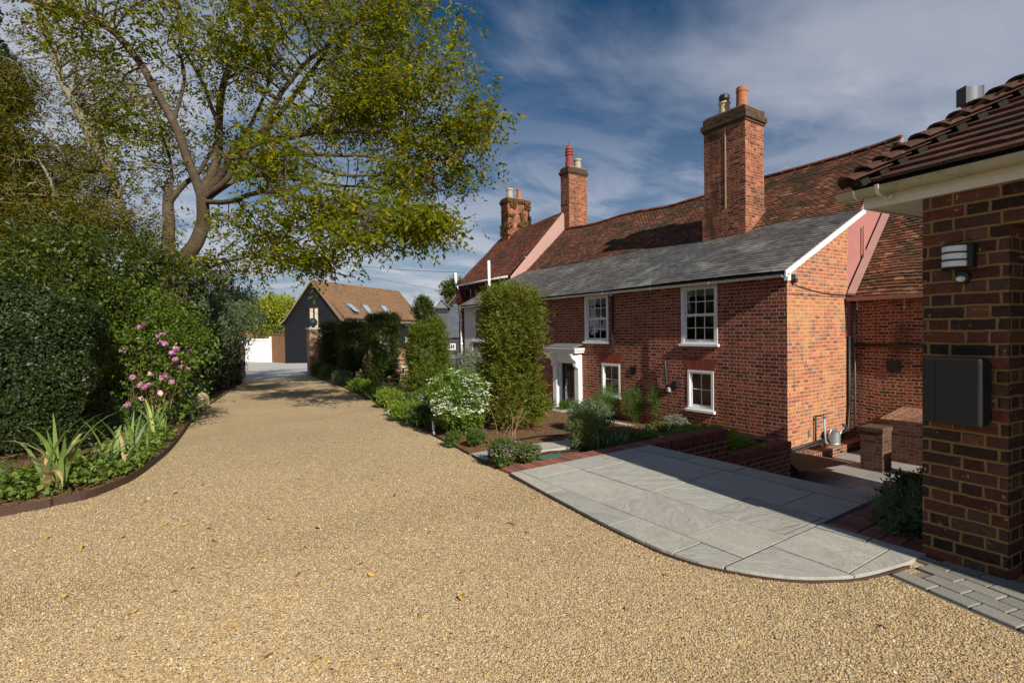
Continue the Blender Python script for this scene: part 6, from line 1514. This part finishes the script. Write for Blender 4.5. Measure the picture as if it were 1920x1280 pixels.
# ================================================================ BORDER PLANTS ON THE RIGHT
def shrub(px, yb, wpx, hpx, mat, name, label, n, size, cat='shrub', group=None, aspect=.45, droop=.1, clus=0, stems=12, extra=None, depthk=1., hollow=.25, bark='twig', nb=.4):
    p = T(px, yb); d = (p-EYE).dot(FW); r = wpx/2*d/960; h = hpx*d/960; p = p + Vector((FW.x, FW.y, 0))*r*.35*depthk; p.z = terr(p.x, p.y)
    return loose_shrub(name, label, cat, (p.x, p.y, p.z+h*.52), (r, r*depthk, h*.52), n, size, mat, stems=stems, base=p, aspect=aspect, droop=droop, clus=clus, group=group, extra=extra, hollow=hollow, bark=bark, nb=nb)
def white_daisies(t, P, m=520, part='flowers', mat='whitepetal', size=.03, top=.35, flat=True, k=5):
    z0, z1 = P[:, 2].min(), P[:, 2].max(); Q = P[P[:, 2] > z0+(z1-z0)*top]; c = Q.mean(0); Q = Q[RNG.random(len(Q)) < 1.]
    Q = Q[RNG.permutation(len(Q))[:m]]; Q = c+(Q-c)*1.05; Q = np.repeat(Q, k, axis=0)+RNG.normal(size=(len(Q)*k, 3))*np.array([.025, .025, .008])
    fast_quads(part, leaf_quads(Q, size, np.tile([[0, -.3, 1.]], (len(Q), 1)), .8, .85), MT[mat], t)
shrub(858, 818, 108, 112, 'aster', 'flowering_shrub', 'tall bushy plant covered with small white daisy flowers', 15000, .05, clus=0, extra=lambda t, P: white_daisies(t, P, 1000), hollow=.15)
shrub(884, 745, 62, 88, 'olive', 'olive_shrub', 'silvery olive-like shrub behind the white flowers', 8000, .06, aspect=.28, droop=.2, stems=20)
shrub(850, 728, 50, 66, 'olive', 'olive_shrub', 'second silvery shrub in front of the brick garden wall', 5000, .06, aspect=.28, droop=.2, stems=14)
shrub(1110, 812, 84, 52, 'sage', 'herb_shrub', 'wide grey-green herb bush in front of the white door', 9500, .045, stems=16, aspect=.35)
shrub(1098, 845, 60, 66, 'rosemary', 'rosemary_bush', 'upright yellow-green rosemary bush beside the brick border', 7500, .05, aspect=.16, droop=0, stems=40, nb=.1)
def fennel(px, yb, w, h, lab):
    def ex(t, P): pass
    return shrub(px, yb, w, h, 'fennel', 'fennel_plant', lab, 9500, .075, 'plant', 'feathery fennel along the house wall', aspect=.085, droop=.2, stems=26, hollow=.1, nb=.1, depthk=.5)
fennel(1148, 785, 84, 58, 'feathery fennel plant left of the lower small window'); fennel(1198, 793, 80, 62, 'feathery fennel plant in the middle of the row under the wall'); fennel(1240, 799, 52, 78, 'tallest feathery fennel plant at the right end of the row'); fennel(1062, 772, 30, 16, 'low feathery plant at the foot of the white door')
shrub(1020, 772, 40, 22, 'low', 'low_shrub', 'soft green low shrub left of the white door surround', 2200, .04, stems=8)
def tuft(px, yb, n, L_, mat, lab, w=.012, lean=.9, droop=.6, name='grass_tuft', sp=.06, seed=1):
    p = T(px, yb); return blades(name, lab, 'plant', p, n, L_, w, mat, lean, droop, 'grassy tufts in the border', seed, spreadr=sp)
tuft(1140, 838, 90, .36, 'grassblade', 'dark grassy tuft between the rosemary and the retaining wall', sp=.12, seed=3); tuft(1178, 832, 90, .36, 'grassblade', 'second dark grassy tuft beside the stone walkway', sp=.12, seed=4); tuft(1105, 843, 40, .3, 'grassblade', 'small grassy tuft at the base of the rosemary', sp=.08, seed=5)
shrub(1268, 812, 46, 28, 'olive', 'silver_shrub', 'rounded silver-leaved shrub at the end of the stone walkway', 3000, .045, aspect=.5); shrub(1310, 812, 34, 20, 'olive', 'silver_shrub', 'smaller silver shrub just above the retaining wall coping', 2000, .035, aspect=.3)
shrub(1215, 828, 44, 9, 'lime', 'leafy_plant', 'fresh green leafy plant behind the brick coping', 2600, .05, aspect=.7); 
# planter between the two walls
def planter():
    b = MB().box(6.72, 8.2, 4.67, 7.5, -1.3, -.52); o = b.build('soil', MT['soil']); tag(o, kind='structure')
    c = Vector((7.5, 5.3, -.50)); loose_shrub('planter_shrub', 'yellow-green shrub trailing in the lower brick planter', 'shrub', (7.45, 5.3, -.40), (.60, .75, .20), 5600, .05, 'lime', stems=14, base=(7.3, 5.4, -.52), aspect=.55, group=None)
    loose_shrub('planter_shrub', 'low mid-green plants at the house end of the brick planter', 'shrub', (7.9, 6.2, -.46), (.3, .9, .09), 2600, .045, 'low', stems=8, base=(7.95, 6.2, -.52), aspect=.5)
planter()
shrub(849, 840, 26, 26, 'low', 'thyme_mound', 'small dark green mound next to the gravel edge', 2600, .028, 'plant', 'small green mounds on bare soil', stems=8); shrub(893, 838, 34, 26, 'low', 'thyme_mound', 'small green mound on bare soil in front of the yew', 3000, .028, 'plant', 'small green mounds on bare soil', stems=8)
def mauve(t, P): white_daisies(t, P, 160, 'flowers', 'mauvepetal', .03, .55, k=4)
shrub(944, 878, 54, 46, 'low', 'oregano_plant', 'mauve-flowered oregano plant at the corner of the patio', 4200, .035, 'plant', 'oregano by the patio', extra=mauve, stems=30); shrub(990, 868, 46, 28, 'low', 'oregano_plant', 'smaller mauve-flowered oregano plant along the brick border', 3000, .035, 'plant', 'oregano by the patio', extra=mauve, stems=26)
# dry stems leaning in the soil
def drystems():
    p = T(935, 832); t = thing('dry_stems', 'bare straw-coloured stems leaning in front of the largest yew', 'dead plant', tuple(p)); b = MB(); rs = random.Random(4)
    for i in range(7):
        a = p+Vector((rs.uniform(-.1, .25), rs.uniform(-.1, .1), 0)); q = a+Vector((rs.uniform(-.1, .55), rs.uniform(-.1, .4), rs.uniform(.25, .6))); b.tube(sm([a, a.lerp(q, .5)+Vector((rs.uniform(-.05, .05), 0, .03)), q], 3), .0035, .0015, n=4)
    b.build('stalks', MT['twigdry'], t, uv=False)
drystems()
# strip of low plants along the gravel
strip = [(785, 800, 54, 34, 'low', 'soft green clump'), (760, 790, 60, 30, 'lime', 'bright lime cushion'), (822, 805, 30, 44, 'bladeX', ''), (728, 765, 50, 30, 'lime', 'pale lime cushion'), (700, 750, 40, 26, 'low', 'mid-green clump'), (672, 738, 44, 24, 'lime', 'yellow-green cushion'), (640, 722, 40, 24, 'sage', 'grey-green clump'), (612, 712, 34, 26, 'low', 'dark green clump'), (596, 705, 26, 22, 'low', 'shaded small clump')]
where = ['behind the stone path end', 'beside the low rusty edging', '', 'below the sunlit yew', 'in front of the dark yews', 'with grassy neighbours', 'under the middle dark yew', 'under the far dark yew', 'at the foot of the gate pier']
for (px, yb, w, h, m_, lab), wh in zip(strip, where):
    if m_ == 'bladeX': tuft(px, yb, 80, .42, 'grassblade', 'blue-green chive-like tuft by the little stone path', sp=.12, seed=px); continue
    p = shrub(px, yb, w, h, m_, 'border_plant', f'{lab} {wh} along the gravel', int(1500+w*45), .05, 'plant', 'low plants along the gravel edge', stems=8, aspect=.5)
tuft(722, 750, 70, .55, 'blade', 'yellow-green strappy tuft below the sunlit yew', w=.02, seed=21, sp=.12); tuft(765, 745, 60, .6, 'grassblade', 'taller dark strappy tuft beside the sunlit yew', w=.02, seed=22, sp=.12); tuft(740, 742, 50, .55, 'blade', 'strappy tuft between the dark and the sunlit yew', w=.02, seed=23, sp=.14)
shrub(790, 765, 56, 28, 'low', 'white_flower_clump', 'low clump with scattered white flowers under the sunlit yew', 2600, .045, 'plant', extra=lambda t, P: white_daisies(t, P, 60), stems=10); shrub(690, 728, 50, 26, 'low', 'white_flower_clump', 'shaded clump with few white flowers among the dark yews', 2600, .05, 'plant', extra=lambda t, P: white_daisies(t, P, 50), stems=10); shrub(735, 780, 30, 14, 'low', 'white_flower_clump', 'tiny white flowered clump right on the gravel edge', 900, .035, 'plant', extra=lambda t, P: white_daisies(t, P, 30), stems=6)
# bed right of the patio, in shade
def rightbed():
    loose_shrub('evergreen_bush', 'dark leafy bush spilling over the brick border beside the garage', 'shrub', (5.0, 1.52, .06), (.50, .30, .16), 7000, .055, 'shrubgreen', stems=16, base=(5.0, 1.5, -.02), aspect=.5, hollow=.3)
    t = loose_shrub('lavender_bush', 'grey-green lavender clump in the shade at the pier', 'shrub', (4.5, 1.50, .08), (.34, .20, .13), 4200, .075, 'sage', stems=30, base=(4.5, 1.48, -.02), aspect=.12, droop=0, hollow=.2, nb=.1)
rightbed()
# bright shrub behind the far wall and dark tree above the outbuilding
def farfol(name, label, px, py, d, rx, rz, n, size, mat, cat='tree', zb=-1.4, ry=None):
    c = at(px, py, d); t = loose_shrub(name, label, cat, c, (rx, ry or rx, rz), n, size, mat, stems=14, base=(c.x, c.y, zb), clus=260, bark='bark', droop=.2, aspect=.6)
farfol('bright_shrub', 'bright yellow-green tree behind the ochre brick wall', 520, 592, 52, 2.4, 1.75, 12000, .24, 'bright'); farfol('dark_tree', 'dark distant tree top beside the red creeper', 853, 556, 68, 1.7, 2.2, 5000, .3, 'shrubgreen')
farfol('bright_shrub', 'second yellow-green tree top near the white gate', 492, 600, 58, 2.0, 1.6, 8000, .26, 'bright'); farfol('hedgerow_tree', 'grey-green tree top far beyond the gate', 455, 600, 62, 3.2, 2.6, 9000, .3, 'sage')
for i, (px, d, r, z) in enumerate(((330, 58, 6, 4.2), (180, 52, 7, 5.0), (20, 46, 7, 5.5), (-150, 42, 8, 6))):
    farfol('background_tree', ['round green tree hidden behind the shaded hedge', 'wide green tree behind the slender tree', 'tall green tree behind the autumn leaves', 'green tree beyond the left edge of the hedge'][i], px, 612, d, r, z, 9000, .5, 'shrubgreen')
# ivy-like creeper on the tall house
def creeper():
    n = 5200; P = []; N_ = []
    X0 = 13.57
    for i in range(n):
        y = 25.45-abs(RNG.normal())*.45 if i % 3 else 20.4+RNG.random()*5; z = -1.2+RNG.random()*5.2
        if i % 3 == 0: z = 3.3+RNG.random()*.7 if noise.noise((y, 1, 1)) > -.1 else -1+RNG.random()*3.0
        P.append((X0-.05-RNG.random()*.12, y, z)); N_.append((-1, 0, .3))
    for i in range(3800): P.append((X0+RNG.random()*1.2-.1, 25.48+RNG.random()*.12, -1.2+RNG.random()*5.3)); N_.append((-.3, 1, .3))
    for i in range(1500): z = 3.0+RNG.random()*1.2; P.append((X0-.25+RNG.random()*.3, 25.2+RNG.random()*.35, z)); N_.append((-1, -.3, .3))
    o = fast_quads('creeper', leaf_quads(np.array(P), .15, np.array(N_), .7, .9, .2), LP['creeper'], loc=(X0, 25.3, -1.2)); tag(o, 'deep red creeper climbing the corner of the tall tiled house', 'creeper')
    P = []; N_ = []
    for i in range(3400):
        z = 6.9+RNG.random()*2.05; f = int(RNG.integers(3)); dens = noise.noise((z*1.3, f*4, i*.0)) 
        if f == 0: q = (15.96-RNG.random()*.08, 24.3+RNG.random()*.7, z); nn = (-1, 0, .2)
        else: q = (15.95+RNG.random()*1.6, 24.27-RNG.random()*.09, z); nn = (0, -1, .2)
        if noise.noise((q[0]*1.9, q[1]*1.9, q[2]*1.9)) > .10 or z > 8.8: P.append(q); N_.append(nn)
    o = fast_quads('creeper', leaf_quads(np.array(P), .085, np.array(N_), .85, .9, .3), LP['creepermix'], loc=(16, 24.3, 6.9)); tag(o, 'orange and green creeper covering the farthest chimney', 'creeper')
creeper()
# ================================================================ FALLEN LEAVES AND LOOSE GRAVEL
def fallen():
    pts = [(868, 1125), (805, 1000), (610, 1240), (503, 1235), (603, 1098), (676, 1060), (697, 1080), (558, 1082), (650, 1028), (402, 1016), (426, 1065), (392, 993), (345, 985), (329, 926), (425, 967), (308, 985), (360, 1070), (327, 1115), (272, 943), (181, 960), (505, 975), (596, 992), (573, 1028), (790, 1160), (895, 972), (990, 1000), (960, 985), (1000, 935), (1175, 1145), (1560, 1130), (1665, 1180), (1250, 1080), (560, 900), (520, 870), (450, 905), (560, 825), (700, 900), (740, 930), (430, 850), (470, 880), (380, 910), (715, 1180), (915, 1060), (590, 1240), (230, 1010), (150, 1030), (90, 1010), (250, 1150), (440, 1175), (120, 1120)]
    sizes = {0: .05}
    desc = ['yellow', 'ochre', 'rust-brown', 'golden']
    proto = []
    for k in range(4):
        b = MB(); n = 6; L_ = .055
        for i in range(n):
            f0, f1 = i/n, (i+1)/n; w0, w1 = .017*math.sin(math.pi*f0**.8), .017*math.sin(math.pi*f1**.8); z0, z1 = .012*math.sin(f0*3+k), .012*math.sin(f1*3+k)
            for s in (-1, 1): b.face([(f0*L_-.027, 0, z0+.006), (f1*L_-.027, 0, z1+.006), (f1*L_-.027, s*w1, z1+.006+w1*.5), (f0*L_-.027, s*w0, z0+.006+w0*.5)])
        g = plain('fallen leaf '+desc[k], [(.40, .25, .04), (.34, .20, .06), (.22, .10, .035), (.42, .27, .06)][k], .6, 30, .3); me_o = b.build('fallen_leaf', g, local=True, uv=False)
        bmx = bmesh.new(); bmx.from_mesh(me_o.data); bmesh.ops.remove_doubles(bmx, verts=bmx.verts, dist=1e-6); bmx.to_mesh(me_o.data); bmx.free(); proto.append(me_o.data); bpy.data.objects.remove(me_o)
    rs = random.Random(2)
    for i, (x, y) in enumerate(pts):
        p = G(x, y); k = rs.randrange(4); o = bpy.data.objects.new('fallen_leaf', proto[k]); COL.objects.link(o); o.location = p+Vector((0, 0, .008)); o.rotation_euler = (rs.uniform(-.3, .3), rs.uniform(-.3, .3), rs.uniform(0, 6.28)); s = rs.uniform(.65, 1.1); o.scale = (s, s*rs.uniform(.7, 1.2), s)
        row = ['beyond the rose bush', 'below the clipped hedge', 'level with the iris clumps', 'level with the patio tip', 'just past the patio curve', 'in the nearer middle', 'close to the viewer', 'nearest the bottom', 'at the very bottom'][min(8, max(0, int((y-820)//48)))]
        colm = ['at the far left', 'well left', 'left', 'left of centre', 'just left of centre', 'in the centre', 'just right of centre', 'right of centre', 'right'][min(8, int(x//140))]
        tag(o, f'{"broad" if s > .88 else "small"} {desc[k]} fallen leaf, {colm} of the gravel {row}', 'leaf', 'fallen leaves on the gravel')
    for (x, y, wh) in ((1137, 858, 'near the brick border'), (1252, 921, 'in the middle beside the shadow edge'), (1495, 915, 'in the shade')):
        p = onZ(x, y, PZ+.005); o = bpy.data.objects.new('fallen_leaf', proto[3]); COL.objects.link(o); o.location = p; o.rotation_euler = (0, 0, rs.uniform(0, 6)); tag(o, f'fallen leaf lying on the grey patio slabs {wh}', 'leaf', 'fallen leaves on the patio')
fallen()
def pebbles():
    # loose stones of the gravel near the camera
    want = []
    n = 480000
    # sample in polar fashion inside the view on the ground
    d = 1.9 + (RNG.random(n)**1.35)*7.6; u = (RNG.random(n)*2-1)*1.12
    fx, fy = math.sin(HEAD), math.cos(HEAD); X = d*fx+u*d*math.cos(HEAD); Y = d*fy-u*d*math.sin(HEAD)
    ok = np.ones(n, bool)
    Lx = [-9, -4]+[p.x for p in LE[:9]]; Ly = [5.7, 5.75]+[p.y for p in LE[:9]]
    arc = np.array(ARC); 
    lim = np.interp(X, Lx, Ly); ok &= ~((X < LE[8].x) & (Y > lim-.02))
    xr = np.interp(Y, REY, REX); ok &= ~((Y > 4.45) & (X > xr-.02))
    # patio side: outside the convex arc
    inside = np.ones(n, bool)
    for p, q in zip(ARC, ARC[1:]): inside &= ((q[0]-p[0])*(Y-p[1])-(q[1]-p[1])*(X-p[0])) > -.015*math.hypot(q[0]-p[0], q[1]-p[1])
    ok &= ~(inside & (Y < 4.5))
    e0, e1 = G(1668, 1080), G(1920, 1190); cr = (e1.x-e0.x)*(Y-e0.y)-(e1.y-e0.y)*(X-e0.x); ok &= ~((cr > -.02*(e1-e0).length) & (Y < e0.y+.1) & (X > 3.0))
    ok &= (X < 5) 
    X, Y = X[ok], Y[ok]; n = len(X); Z = -.022*np.maximum(0, Y-4)
    dd = np.hypot(X, Y); kp = RNG.random(n) < np.clip((9.3-dd)/4.5, 0, 1); X, Y, Z = X[kp], Y[kp], Z[kp]; n = len(X); s = RNG.uniform(.0024, .0058, n); s[RNG.random(n) < .04] *= 1.45
    base = np.array([[1, 0, 0], [-1, 0, 0], [0, 1, 0], [0, -1, 0], [0, 0, 1], [0, 0, -1]], float)
    F = np.array([[0, 2, 4], [2, 1, 4], [1, 3, 4], [3, 0, 4]])
    V = base[None]*(.75+.5*RNG.random((n, 6, 1)))*np.array([1.15, .95, .8]); a = RNG.random(n)*6.283; b_ = RNG.normal(size=n)*.5
    ca, sa, cb_, sb = np.cos(a), np.sin(a), np.cos(b_), np.sin(b_); x, y, z = V[..., 0], V[..., 1], V[..., 2]
    x, z = x*cb_[:, None]-z*sb[:, None], x*sb[:, None]+z*cb_[:, None]; x, y = x*ca[:, None]-y*sa[:, None], x*sa[:, None]+y*ca[:, None]
    V = np.stack([x, y, z], -1)*s[:, None, None]+np.stack([X, Y, Z+s*.35], -1)[:, None, :]
    V = V.reshape(-1, 3).astype(np.float32); Fa = (F[None]+np.arange(n)[:, None, None]*6).reshape(-1, 3).astype(np.int32)
    me = bpy.data.meshes.new('loose_gravel'); me.vertices.add(len(V)); me.loops.add(Fa.size); me.polygons.add(len(Fa)); me.vertices.foreach_set('co', V.ravel()); me.loops.foreach_set('vertex_index', Fa.ravel()); me.polygons.foreach_set('loop_start', np.arange(0, Fa.size, 3, dtype=np.int32)); me.update(calc_edges=True)
    me.materials.append(isl_mat('gravel stone', [(.33, .22, .11), (.50, .365, .20), (.44, .31, .155), (.58, .455, .27), (.48, .34, .165), (.38, .265, .13), (.55, .42, .235), (.26, .165, .085), (.64, .57, .46)], .9, 120, .2, .0008)); o = bpy.data.objects.new('loose_gravel', me); COL.objects.link(o); tag(o, 'loose honey-coloured gravel stones covering the drive', 'gravel', kind='stuff')
pebbles()
